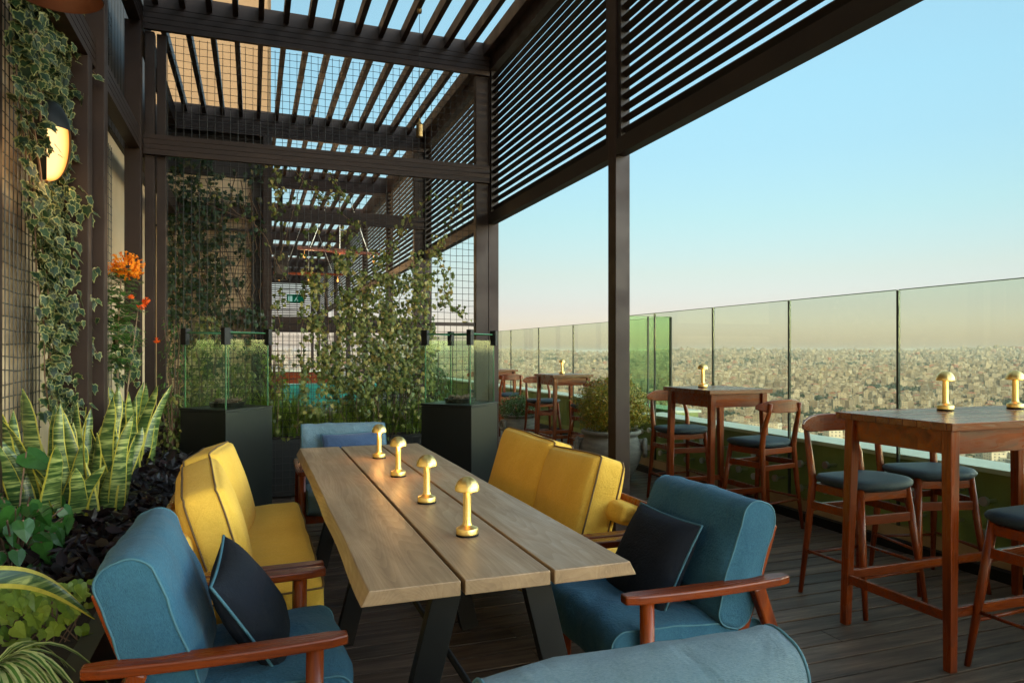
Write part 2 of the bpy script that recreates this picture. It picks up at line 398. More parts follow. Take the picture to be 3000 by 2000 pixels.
# ---------------------------------------------------------------- wire screens
def wires(mb, fn, u0, u1, v0, v1, s, r, wob=.004, seg=.2, mi=0, sk=None):
    """fn(u, v) -> point; a net of slightly wavy wires"""
    u = u0
    while u <= u1 + 1e-6:
        n = max(2, int((v1-v0)/.5)); ph = random.random()*6
        mb.tube([fn(u + wob*.5*sin(ph + 3*i), v0 + (v1-v0)*i/n) for i in range(n+1)], r, 4, mi, False); u += s
    v = v0
    while v <= v1 + 1e-6:
        n = max(2, int((u1-u0)/seg)); ph = random.random()*6
        mb.tube([fn(u0 + (u1-u0)*i/n, v + wob*sin(ph + 2.1*i) + wob*random.uniform(-.5,.5)) for i in range(n+1)], r, 4, mi, False); v += s
sc = thing('wire_screen', 'tall black square-wire screen with climbing ivy across the terrace', 'mesh screen', (.6, 7.06, 0))
mb = MB(); wires(mb, lambda u, v: Vector((u, 7.06, v)), -.72, 2.155, .62, 4.235, .0655, .0024); P(mb, 'wire_mesh', M['wire'], sc)
mb = MB(); wires(mb, lambda u, v: Vector((u, 7.06, v)), -.72, 2.155, .08, .60, .0655, .0024); P(mb, 'lower_wire_mesh', M['wire'], sc)
sc = thing('wall_trellis', 'black wire trellis standing off the tan wall at left', 'trellis', (-1.14, 4, 0))
mb = MB(); wires(mb, lambda u, v: Vector((-1.14, u, v)), 2.6, 4.75, .45, 3.12, .066, .0030, .006); P(mb, 'wire_mesh', M['wire'], sc)
mb = MB(); mb.box(-1.16, -1.115, 3.955, 3.99, .3, 3.13); P(mb, 'trellis_post', M['brown'], sc)
sc = thing('wall_trellis', 'narrow black wire trellis between the two dark posts behind the orange flowers', 'trellis', (-1.12, 6, 0))
mb = MB(); wires(mb, lambda u, v: Vector((-1.12, u, v)), 5.15, 6.81, .45, 3.12, .0655, .0028, .006); P(mb, 'wire_mesh', M['wire'], sc)
mb = MB(); wires(mb, lambda u, v: Vector((-1.12, u, v)), 5.15, 6.81, 3.34, 4.23, .0655, .0016, .006); P(mb, 'upper_wire_mesh', M['wire'], sc)
sc = thing('wall_trellis', 'fine black wire trellis on the tan cross wall behind the dark ivy', 'trellis', (-.5, 10.02, 0))
mb = MB(); wires(mb, lambda u, v: Vector((u, 10.02, v)), -.9, .10, .5, 3.13, .055, .0028, .003); P(mb, 'wire_mesh', M['wire'], sc)
sc = thing('wire_screen', 'second black wire screen seen through the ivy, below the brown rail', 'mesh screen', (1.2, 10.01, 0))
mb = MB(); wires(mb, lambda u, v: Vector((u, 10.02, v)), .25, 2.16, .5, 1.64, .0655, .0024, .003); P(mb, 'wire_mesh', M['wire'], sc)

# ---------------------------------------------------------------- glass windbreak
GX = 4.30
def panes(parent, pts, z0, z1, gm, t=.014, bolts=True, jw=.02):
    for i in range(len(pts)-1):
        a = Vector(pts[i]); b = Vector(pts[i+1]); d = (b-a).normalized(); a2 = a + d*jw/2; b2 = b - d*jw/2
        mb = MB(); mb.bar((a2.x, a2.y, (z0+z1)/2), (b2.x, b2.y, (z0+z1)/2), t, z1-z0, mi=0); P(mb, 'glass_pane', M[gm], parent)
        mb = MB(); mb.bar((a2.x, a2.y, z1+.003), (b2.x, b2.y, z1+.003), t, .005); P(mb, 'pane_edge', M['gedge'], parent)
        if bolts:
            for q in (.14, .40, .60, .86):
                for zz in (.30, .50):
                    p = a.lerp(b, q); mb = MB(); zz += -.03 if q in (.40, .86) else 0
                    mb.tube([(p.x-.035, p.y, zz), (p.x-.012, p.y, zz)], .030, 12); mb.tube([(p.x-.012, p.y, zz), (p.x+.078, p.y, zz)], .011, 8)
                    P(mb, 'fixing_bolt', M['steel'], parent, smooth=False)
    for i, p in enumerate(pts):
        mb = MB(); mb.box(p[0]-.009, p[0]+.009, p[1]-.009, p[1]+.009, z0, z1); P(mb, 'joint', M['joint'], parent)
gw = thing('glass_windbreak', 'green tinted glass windbreak along the near terrace edge beside the bar tables', 'glass balustrade', (GX, 4, 0))
panes(gw, [(GX, y) for y in (-1.62, -.53, .55, 1.63, 2.72, 3.80, 4.89, 5.96, 7.05, 7.68)], .17, 1.835, 'glass')
gw2 = thing('glass_windbreak', 'deep green glass return panel set across the terrace edge behind the brown post', 'glass balustrade', (4.6, 7.7, 0))
panes(gw2, [(GX+.012, 7.70), (4.60, 7.70), (4.93, 7.70)], .17, 1.835, 'glassg', bolts=False)
gw3 = thing('glass_windbreak', 'far run of pale green glass windbreak beyond the planter pots', 'glass balustrade', (4.93, 12, 0))
panes(gw3, [(4.93, y) for y in (7.72, 9.2, 10.6, 12.1, 13.6, 15.1, 16.6, 18.1, 19.6, 21.1, 22.6, 24.1, 25.6, 27.1, 28.6, 30.1, 31.6)], .17, 1.835, 'glass', bolts=False, jw=.026)
pw = thing('parapet', 'parapet coloured olive for the shade and tint of the near glass, with pale coping and sandstone foot', 'parapet', (GX+.2, 3, 0))
mb = MB(); mb.box(GX+.09, GX+.42, -2.5, 7.60, .16, .63); P(mb, 'upstand', M['olive'], pw)
mb = MB(); mb.box(GX+.085, GX+.42, -2.5, 7.605, 0, .157); P(mb, 'plinth', M['tanlow'], pw)
mb = MB(); mb.box(GX+.07, GX+.24, -2.5, 7.61, .632, .665); mb.box(GX+.255, GX+.46, -2.5, 7.61, .632, .655); P(mb, 'coping', M['coping'], pw, bevel=.004)
mb = MB(); mb.box(GX-.035, GX+.025, -2.5, 7.6, .001, .07); P(mb, 'base_channel', M['black'], pw)
pw = thing('parapet', 'parapet coloured olive for the shade and tint of the far glass run, with pale coping', 'parapet', (5.1, 15, 0))
mb = MB(); mb.box(4.99, 5.3, 7.66, 34, 0, .63); mb.box(GX+.42, 4.985, 7.71+.03, 7.95, 0, .62); P(mb, 'upstand', M['olive'], pw)
mb = MB(); mb.box(4.97, 5.35, 7.66, 34, .632, .66); P(mb, 'coping', M['coping'], pw)
mb = MB(); mb.box(4.89, 4.96, 7.75, 34, .001, .09); P(mb, 'base_channel', M['black'], pw)
# ================================================================ furniture
def rounded_cushion(w, d, h, r=.03, pf=.02, pt_=.01, n=7, seed=0, pside=.006):
    """puffed box: w along x, d along y, h along z, centred; pf = puff of the z faces, pt_ of the y/x faces"""
    mb = MB(); rnd = random.Random(seed); idx = {}
    N_ = n; vs = []; fs = []
    def key(p): return tuple(round(c, 4) for c in p)
    def fn(p):
        x, y, z = p
        hx, hy, hz = w/2, d/2, h/2
        c = Vector((max(-hx+r, min(hx-r, x*hx)), max(-hy+r, min(hy-r, y*hy)), max(-hz+r, min(hz-r, z*hz))))
        q = Vector((x*hx, y*hy, z*hz)) - c
        if q.length > 1e-6: q = q.normalized()*r
        o = c + q
        u = (1-x*x); v = (1-y*y); t = (1-z*z)
        o.z += z*abs(z)**3 * pf * (u*v)**.5 * (1 if abs(z) > .5 else 0)
        o.x += x*abs(x)**3 * pside * (t*v)**.5
        o.y += y*abs(y)**3 * pside * (t*u)**.5
        nn = noise.noise(Vector((o.x*4+seed*3.1, o.y*4, o.z*4)))*.007 + noise.noise(Vector((o.x*11+seed, o.y*11, o.z*11)))*.0025
        return o + (q.normalized() if q.length > 1e-6 else Vector((0,0,z)).normalized() if abs(z) == 1 else Vector((0,0,0)))*nn
    def g(t):  # denser near edges
        return sin(t*pi/2)
    for ax in range(3):
        for sg in (-1, 1):
            grid = []
            for i in range(N_*2+1):
                row = []
                for j in range(N_*2+1):
                    a = g(i/N_-1); b = g(j/N_-1); p = [0,0,0]; p[ax] = sg; p[(ax+1)%3] = a; p[(ax+2)%3] = b
                    k = key(p)
                    if k not in idx: idx[k] = len(vs); vs.append(fn(p))
                    row.append(idx[k])
                grid.append(row)
            for i in range(N_*2):
                for j in range(N_*2):
                    f = (grid[i][j], grid[i+1][j], grid[i+1][j+1], grid[i][j+1]); fs.append(f if sg > 0 else f[::-1])
    mb.add(vs, fs); mb.fn = fn
    return mb
def piping(fn, zs, n=10, r=.0045, off=1.01):
    mb = MB()
    for z in zs:
        pts = []
        e = [sin((i/n-1)*pi/2) for i in range(2*n)]
        for t in e: pts.append(fn((t, -1, z)))
        for t in e: pts.append(fn((1, t, z)))
        for t in e: pts.append(fn((-t, 1, z)))
        for t in e: pts.append(fn((-1, -t, z)))
        # drop duplicates
        q = []
        for p in pts:
            if not q or (p-q[-1]).length > .004: q.append(p)
        c = sum(q, Vector())/len(q)
        q = [c + (p-c)*off for p in q]
        mb.tube(q, r, 6, 0, False, True)
    return mb
def cushion(name, parent, mat, pmat, w, d, h, mtx, r=.03, pf=.02, seed=0, zs=(-.8, .8), label=None):
    mb = rounded_cushion(w, d, h, r, pf, seed=seed)
    o = mb.build(name, M[mat], parent, smooth=True); o.matrix_local = mtx
    for z in zs: piping(mb.fn, (z,)).build('piping', M[pmat], o, smooth=True)
    if label: o['label'] = label
    return o
def bolster(name, parent, mat, pmat, W, H, T, R, mtx, puff=.02, seed=0):
    """cushion with piped side panels: rounded section (H long, T thick) carried along W"""
    sec = []; m = 9
    for cx, cy, a0 in ((H/2-R, T/2-R, 0), (-H/2+R, T/2-R, 90), (-H/2+R, -T/2+R, 180), (H/2-R, -T/2+R, 270)):
        for i in range(m+1):
            a = radians(a0 + 90*i/m); sec.append((cx+R*cos(a), cy+R*sin(a), cos(a), sin(a)))
        # straight run to the next corner
        nx = {0: (-1, 0), 90: (0, -1), 180: (1, 0), 270: (0, 1)}[a0]; ln = (H if nx[0] else T) - 2*R
        if ln > .01:
            for i in range(1, 8 if ln > .2 else 3):
                q = i/(8 if ln > .2 else 3); sec.append((cx+R*cos(a)+nx[0]*ln*q, cy+R*sin(a)+nx[1]*ln*q, cos(a), sin(a)))
    n = len(sec); K = 18; mb = MB(); vs = []; fs = []
    def P3(u, y, z, ny, nz):
        e = 1 - abs(u)**6
        k = puff*(1-(y/(H/2))**2)*(1-u*u)**.6*(1 if nz > .5 else (.3 if nz < -.5 else 0)) + .010*(1-u*u)**.5
        k += (noise.noise(Vector((u*3+seed, y*7, z*7)))*.013 + noise.noise(Vector((u*9+seed, y*19, z*19)))*.004)
        return Vector((u*W/2, y+ny*k, z+nz*k))
    for i in range(K+1):
        u = sin((2*i/K-1)*pi/2)
        for (y, z, ny, nz) in sec: vs.append(P3(u, y, z, ny, nz))
    for i in range(K):
        for k in range(n): fs.append((i*n+k, i*n+(k+1)%n, (i+1)*n+(k+1)%n, (i+1)*n+k)[::-1])
    for sd in (-1, 1):
        base = 0 if sd < 0 else K*n; prev = [base+k for k in range(n)]
        for q, sc in enumerate((.93, .75, .5, .22)):
            cur = []
            for k in range(n):
                b = vs[base+k]; cur.append(len(vs)); vs.append(Vector((sd*(W/2 + .012*(1-sc)), b.y*sc, b.z*sc)))
            for k in range(n):
                f = (prev[k], prev[(k+1)%n], cur[(k+1)%n], cur[k]); fs.append(f if sd < 0 else f[::-1])
            prev = cur
        fs.append(tuple(prev) if sd < 0 else tuple(reversed(prev)))
    mb.add(vs, [f[::-1] for f in fs]); o = mb.build(name, M[mat], parent, smooth=True); o.matrix_local = mtx
    for sd in (-1, 1):
        q = MB(); base = 0 if sd < 0 else K*n; q.tube([Vector((sd*(W/2-.001), vs[base+k].y*1.008, vs[base+k].z*1.012)) for k in range(n)], .0038, 6, 0, False, True)
        q.build('piping', M[pmat], o, smooth=True)
    return o
def pillow(parent_none, name, label, w, h, t, mtx, seed=0, group=None, mat='navy'):
    """scatter cushion in local xy plane, thick along z"""
    n = 14; mb = MB(); vs = []; fs = []; rnd = random.Random(seed)
    def edge(u, v):
        k = 1 - .045*((1-abs(u)**2)*abs(v)**6 + (1-abs(v)**2)*abs(u)**6)
        return Vector((u*w/2*(1 - .05*(1-v*v)*abs(u)**3), v*h/2*(1 - .05*(1-u*u)*abs(v)**3), 0))
    for sd in (1, -1):
        o = len(vs)
        for i in range(n+1):
            for j in range(n+1):
                u = sin((2*i/n-1)*pi/2); v = sin((2*j/n-1)*pi/2); p = edge(u, v)
                hgt = t/2*((1-u**2)*(1-v**2))**.42
                hgt *= 1 + .18*noise.noise(Vector((u*2+seed, v*2, sd))); p.z = sd*hgt
                vs.append(p)
        for i in range(n):
            for j in range(n):
                f = (o+i*(n+1)+j, o+(i+1)*(n+1)+j, o+(i+1)*(n+1)+j+1, o+i*(n+1)+j+1); fs.append(f if sd > 0 else f[::-1])
    mb.add(vs, fs)
    root = bpy.data.objects.new(name, None); COL.objects.link(root); root.matrix_world = mtx; tag(root, label, 'cushion', group)
    mb.build('cover', M[mat], root, smooth=True)
    pts = []
    for a, b in (((-1,-1),(1,-1)), ((1,-1),(1,1)), ((1,1),(-1,1)), ((-1,1),(-1,-1))):
        for i in range(10):
            s = sin((i/10*2-1)*pi/2)*.5+.5; pts.append(edge(a[0]+(b[0]-a[0])*s, a[1]+(b[1]-a[1])*s)*1.008)
    q = MB(); q.tube(pts, .0045, 6, 0, False, True); q.build('piping', M['pipe'], root, smooth=True)
    return root
def frame_mtx(o, xa, ya):
    xa = Vector(xa).normalized(); za = xa.cross(Vector(ya)).normalized(); ya = za.cross(xa)
    m = Matrix((xa, ya, za)).transposed().to_4x4(); m.translation = Vector(o); return m

def arm_part(parent, y, xf=.32, xb=-.36, z=.58):
    mb = MB(); n = 14; prof = []
    for i in range(n+1):
        t = i/n; x = xb + (xf-xb)*t; wd = .030 + .006*sin(t*pi)
        if i in (0, n): wd -= .010
        zz = z - .004 + .006*(2*t-1)**2; prof.append((x, wd, zz))
    vs = []; fs = []
    for x, wd, zz in prof:
        for sy, sz in ((-1,-.030),(1,-.030),(1,0),(-1,0)): vs.append((x, y + sy*wd, zz + sz))
    for i in range(n):
        for k in range(4): fs.append((i*4+k, i*4+(k+1)%4, (i+1)*4+(k+1)%4, (i+1)*4+k))
    fs.append((3,2,1,0)); fs.append((n*4, n*4+1, n*4+2, n*4+3)); mb.add(vs, fs)
    mb.build('armrest', M['teak'], parent, bevel=.006)
def chair_side(parent, y, arm=True):
    if arm:
        arm_part(parent, y)
        mb = MB(); mb.tube([(.225, y, 0), (.225, y, .25), (.228, y, .55)], [.018, .025, .025], 14); mb.build('leg', M['teakz'], parent, smooth=True)
        mb = MB(); mb.bar((-.44, y, 0), (-.225, y, .552), .034, .042, w1=.042, h1=.05); mb.build('leg', M['teakz'], parent, bevel=.008)
def armchair(label, loc, rz, fab='blue', mirror=False, group='blue armchairs round the dining table', dz=0):
    t = thing('armchair', label, 'armchair', loc, rz, group)
    for s in (-1, 1): chair_side(t, s*.335)
    mb = MB()
    for s in (-1, 1): mb.bar((.21, s*.315, .235), (-.30, s*.315, .205), .028, .06)
    mb.box(.205, .235, -.31, .31, .205, .262); mb.box(-.30, -.27, -.31, .31, .18, .24)
    mb.box(-.36, -.335, -.31, .31, .24, .285); mb.build('seat_frame', M['teak'], t, bevel=.005)
    mb = MB()
    for s in (-1, 1): mb.bar((-.135, s*.295, .22), (-.325, s*.295, .76), .026, .042, up=(1,0,0))
    for k in range(5):
        q = .22 + .17*k; mb.bar((-.155-.19*q-.005, -.29, .26+.54*q), (-.155-.19*q-.005, .29, .26+.54*q), .016, .045, up=(-.3,0,1))
    mb.build('backrest_frame', M['teakz'], t, bevel=.005)
    bolster('seat_cushion', t, fab, 'pipe', .60, .62, .165, .055, frame_mtx((.035, 0, .348), (0, -1, 0), (1, 0, .05)), .02, seed=int(loc[0]*10)+3)
    a = radians(19)
    m = frame_mtx((-.175, 0, .655), (-sin(a), 0, cos(a)), (0, 1, 0))
    # local x up the back, y across, z out of the front
    m = frame_mtx((-.205, 0, .622 + dz), (0, 1, 0), (-sin(a), 0, cos(a)))
    bolster('back_cushion', t, fab, 'pipe', .625, .455, .142, .060, m, .026, seed=int(loc[1]*10)+5)
    return t

def sofa(label, loc, rz, s, group, dx=0):
    """two-seat sofa facing +x; its arm end is at y=0 and it runs to y = s*2"""
    t = thing('sofa', label, 'sofa', loc, rz, group)
    chair_side(t, 0)
    L = 1.98
    mb = MB(); mb.tube([(.225, s*(L-.08), 0), (.225, s*(L-.08), .27)], [.018, .025], 14); mb.build('leg', M['teakz'], t, smooth=True)
    mb = MB(); mb.bar((-.44, s*(L-.08), 0), (-.33, s*(L-.08), .28), .034, .042); mb.build('leg', M['teakz'], t, bevel=.006)
    mb = MB(); ya, yb = sorted((s*.03, s*L))
    mb.box(.205, .235, ya, yb, .205, .262); mb.box(-.30, -.27, ya, yb, .18, .24)
    for q in (.02, .98): mb.bar((.21, s*(.03+q*(L-.05)), .235), (-.30, s*(.03+q*(L-.05)), .205), .028, .06)
    mb.build('seat_frame', M['teak'], t, bevel=.005)
    mb = MB()
    for yy in (.11, L-.06):
        mb.bar((-.13, s*yy, .22), (-.29, s*yy, .66), .05, .07, up=(1,0,0))
    mb.bar((-.30, s*.07, .62), (-.30, s*(L-.03), .62), .03, .10, up=(-.3,0,1)); mb.build('backrest_frame', M['teakz'], t, bevel=.005)
    mb = rounded_cushion(1.72, .10, .135, .03, .01, seed=2); o = mb.build('back_bolster', M['yellow'], t, smooth=True)
    o.matrix_local = frame_mtx((-.245, s*1.03, .60), (0, 1, 0), (-.25, 0, 1))
    cushion('seat_cushion', t, 'yellow', 'ypipe', .61, 1.74, .15, Matrix.Translation((.035, s*1.06, .345)) @ Matrix.Rotation(radians(-3), 4, 'Y'), .03, .022, seed=9)
    a = radians(17)
    for k, (yc, tw) in enumerate(((.66, 4), (1.37, -5))):
        cushion('back_cushion', t, 'yellow', 'ypipe', .71, .50, .17, Matrix.Translation((-.165+dx, s*yc, .600 if k == 0 else .618)) @ Matrix.Rotation(radians(tw*s), 4, 'Z') @ frame_mtx((0,0,0), (0, 1, 0), (-sin(a), 0, cos(a))) @ Matrix.Rotation(radians((3,-2)[k]), 4, 'Z'), .035, .045, seed=20+k)
    return t

CG = 'blue armchairs round the dining table'
armchair('teal blue armchair at the left near corner of the long table, navy cushion on it', (-.06, 2.455, 0), 0)
armchair('teal blue armchair facing left at the near right corner of the long table', (1.49, 2.455, 0), pi)
armchair('blue armchair, coloured as skylit, at the far head of the long table, between the fire columns', (.655, 5.35, 0), -pi/2, 'bluelit')
armchair('foreground blue armchair, coloured as skylit, seen from behind at the near head of the table', (.68, 1.41, 0), pi/2, 'bluelit', dz=-.010)
sofa('yellow sofa with plump back cushions on the left side, in front of the dark column', (-.06, 2.868, 0), 0, 1, 'yellow sofas', .06)
sofa('yellow sofa on the right side of the table, in front of the brown post', (1.49, 2.880, 0), pi, -1, 'yellow sofas')
# navy scatter cushions
pillow(None, 'scatter_cushion', 'navy square cushion with pale blue piping leaning in the left blue armchair', .39, .37, .15,
       frame_mtx((-.005, 2.43, .592), (.05, .97, .13), (-.5, .2, .85)), 1, 'navy scatter cushions')
pillow(None, 'scatter_cushion', 'navy square cushion with pale blue piping leaning in the right blue armchair', .40, .37, .15,
       frame_mtx((1.475, 2.45, .590), (.06, -.99, -.02), (.45, .12, .85)), 2, 'navy scatter cushions')
pillow(None, 'scatter_cushion', 'dark blue cushion in the far head armchair, just showing above the table end', .44, .40, .13,
       frame_mtx((.70, 5.40, .60), (1, 0, .03), (0, .3, 1)), 3, 'navy scatter cushions', 'deepblue')

# dining table
dt = thing('dining_table', 'long weathered oak dining table of three planks on black steel trestles', 'table', (.70, 3.47, 0))
Z0, Z1 = .707, .75
for (a, b, c_, d_) in ((.298, .555, .276, .555), (.568, .832, .568, .832), (.845, 1.100, .845, 1.122)):
    mb = MB(); n = 40; vs = []; fs = []
    for i in range(n+1):
        y = 1.948 + 3.042*i/n; j = noise.noise(Vector((a*9, y*2.2, 0)))*.007
        ja = j if a < .5 else 0; jb = j if b > 1 else 0
        # bevelled live edge on the outer planks; section is a trapezium
        vs += [(c_+ja, y, Z0), (d_+jb, y, Z0), (b+jb*.6, y, Z1), (a+ja*.6, y, Z1)]
    for i in range(n):
        for k in range(4): fs.append((i*4+k, i*4+(k+1)%4, (i+1)*4+(k+1)%4, (i+1)*4+k)[::-1])
    fs.append((0,1,2,3)); fs.append((n*4+3, n*4+2, n*4+1, n*4)); mb.add(vs, fs)
    o = mb.build('tabletop_plank', M['oak'], None, bevel=.003); o.parent = dt; o.matrix_parent_inverse = Matrix.Translation((-.70, -3.47, 0))
for yt in (2.17, 3.47, 4.75):
    for s in (-1, 1):
        mb = MB(); mb.bar((.72+s*.14, yt, .69), (.72+s*.315, yt, 0), .09, .045, up=(0,1,0)); P(mb, 'leg', M['black'], dt, bevel=.003)
    mb = MB(); mb.box(.50, .93, yt-.03, yt+.03, .69, .706); P(mb, 'top_plate', M['black'], dt)
mb = MB(); mb.tube([(.672, 2.17, .30), (.672, 4.75, .30)], .012, 10)
P(mb, 'stretcher', M['black'], dt, smooth=True)

# table lamps
def make_lamp():
    t = thing('table_lamp', 'lamp', 'table lamp')
    mb = MB(); mb.lathe([(.040,0),(.040,.006)], 32); mb.build('foot_pad', M['black'], t)
    mb = MB(); mb.lathe([(.038,.006),(.0395,.008),(.0395,.024),(.038,.027),(.027,.031),(.018,.038),(.0148,.050),(.0140,.165)], 32, capb=True, capt=True)
    mb.build('stem', M['brass'], t, smooth=True, autos=1)
    mb = MB(); R = .0445
    prof = [(R*cos(a)*(1 if a else 1), .160 + R*1.08*sin(a)) for a in [i*pi/2/10 for i in range(11)]]; prof[-1] = (.0005, prof[-1][1])
    inner = [(max(r-.003, .0003), z-.003) for r, z in prof][::-1]
    n = 40; vs = []; fs = []; allp = prof + inner
    for r, z in allp:
        for k in range(n):
            th = 2*pi*k/n; rr = r*(1 - .05*abs(cos(3*th))**10*(1 if z > .165 else .6)); vs.append((rr*cos(th), rr*sin(th), z))
    for i in range(len(allp)-1):
        for k in range(n): fs.append((i*n+k, i*n+(k+1)%n, (i+1)*n+(k+1)%n, (i+1)*n+k))
    for k in range(n): fs.append(((len(allp)-1)*n+k, (len(allp)-1)*n+(k+1)%n, (k+1)%n, k))
    mb.add(vs, fs); mb.build('lamp_shade', M['brass'], t, smooth=True, autos=1)
    mb = MB(); mb.lathe([(.0142,.166),(.024,.169),(.024,.174),(.0142,.178)], 20); mb.build('light_ring', M['warm'], t)
    return t
lampA = make_lamp(); used = [0]
LG = 'brass mushroom lamps'
def place_lamp(x, y, z, label, power=.10):
    o = lampA if not used[0] else copy_tree(lampA); used[0] = 1
    o.location = (x, y, z + .001); o.rotation_euler = (0,0,random.random()*6); o['label'] = label; o['group'] = LG
    l = bpy.data.lights.new('lamp_or_fill_light', 'POINT'); l.energy = power; l.color = (1, .48, .13); l.shadow_soft_size = .02
    # the shade directs the light down: a small lamp just under the ring
    for k in range(1):
        lo = bpy.data.objects.new('lamp_or_fill_light', l); COL.objects.link(lo); lo.location = (x, y-.036, z+.150)
place_lamp(.713, 2.42, .75, 'nearest brass mushroom lamp on the long oak table', .04)
place_lamp(.703, 3.00, .75, 'second nearest brass mushroom lamp on the oak table', .05)
place_lamp(.713, 3.69, .75, 'third brass mushroom lamp on the oak table, warm glow at its foot', .55)
place_lamp(.725, 4.36, .75, 'farthest brass mushroom lamp on the oak table, before the far head chair', .65)

# bar tables
def bar_table(label, x0, x1, y0, y1, H=1.09):
    t = thing('bar_table', label, 'bar table', ((x0+x1)/2, (y0+y1)/2, 0), 0, 'tall teak bar tables')
    nb = max(5, int((y1-y0)/.075)); bw = (y1-y0-.06)/nb
    mb = MB()
    for i in range(nb): mb.box(x0+.03, x1-.03, y0+.03+i*bw+.002, y0+.03+(i+1)*bw-.002, H-.028, H-random.uniform(0, .0012))
    mb.box(x0+.03, x1-.03, y0+.03, y1-.03, H-.034, H-.029)
    P(mb, 'slatted_top', M['teaky'], t, bevel=.0015)
    mb = MB(); mb.box(x0, x1, y0, y0+.029, H-.034, H); mb.box(x0, x1, y1-.029, y1, H-.034, H)
    nx = int((y1-y0-.058)/.08)
    for xx in (x0, x1-.029):
        for i in range(nb): mb.box(xx, xx+.029, y0+.03+i*bw+.001, y0+.03+(i+1)*bw-.001, H-.0345, H-.0005)
    P(mb, 'top_edging', M['teaky'], t, bevel=.002)
    mb = MB(); e = .05
    mb.box(x0+e+.01, x1-e-.01, y0+e, y0+e+.022, H-.145, H-.036); mb.box(x0+e+.01, x1-e-.01, y1-e-.022, y1-e, H-.145, H-.036)
    mb.box(x0+e, x0+e+.022, y0+e+.01, y1-e-.01, H-.145, H-.036); mb.box(x1-e-.022, x1-e, y0+e+.01, y1-e-.01, H-.145, H-.036)
    P(mb, 'apron', M['teak'], t, bevel=.002)
    cs = []
    for sx, xa in ((-1, x0+.055), (1, x1-.055)):
        for sy, ya in ((-1, y0+.055), (1, y1-.055)):
            mb = MB(); a = Vector((xa+.003*sx*-1, ya, H-.036)); b = Vector((xa+sx*.025, ya+sy*.02, 0)); cs.append((a, b))
            mb.bar(a, b, .052, .052, up=(0,1,0), w1=.040, h1=.040); P(mb, 'leg', M['teakz'], t, bevel=.004)
    def at(k, z): a, b = cs[k]; return b.lerp(a, z/a.z)
    mb = MB()
    for a, b, z in ((0,2,.255),(1,3,.255),(0,1,.235),(2,3,.235)): mb.bar(at(a, z), at(b, z), .022, .045)
    P(mb, 'footrail', M['teak'], t, bevel=.003)
    return t
bar_table('nearest and longest teak bar table, two brass lamps on its slatted top', 2.84, 4.17, 2.235, 2.89)
bar_table('square teak bar table behind the right blue armchair, one brass lamp on it', 3.44, 4.06, 4.81, 5.50)
bar_table('teak bar table beyond the round bush, one brass lamp on it', 3.76, 4.36, 8.72, 9.40)
bar_table('farthest visible teak bar table, beside the dark fire column', 3.74, 4.34, 11.6, 12.25)
place_lamp(3.43, 2.74, 1.09, 'left brass mushroom lamp on the nearest bar table', .04)
place_lamp(3.90, 2.70, 1.09, 'right brass mushroom lamp on the nearest bar table', .04)
place_lamp(3.66, 5.22, 1.09, 'brass mushroom lamp on the square bar table in front of the glass', .06)
place_lamp(4.06, 9.1, 1.09, 'brass mushroom lamp on the bar table beyond the bush', .06)
place_lamp(3.92, 11.9, 1.09, 'brass mushroom lamp on the farthest bar table', .06)

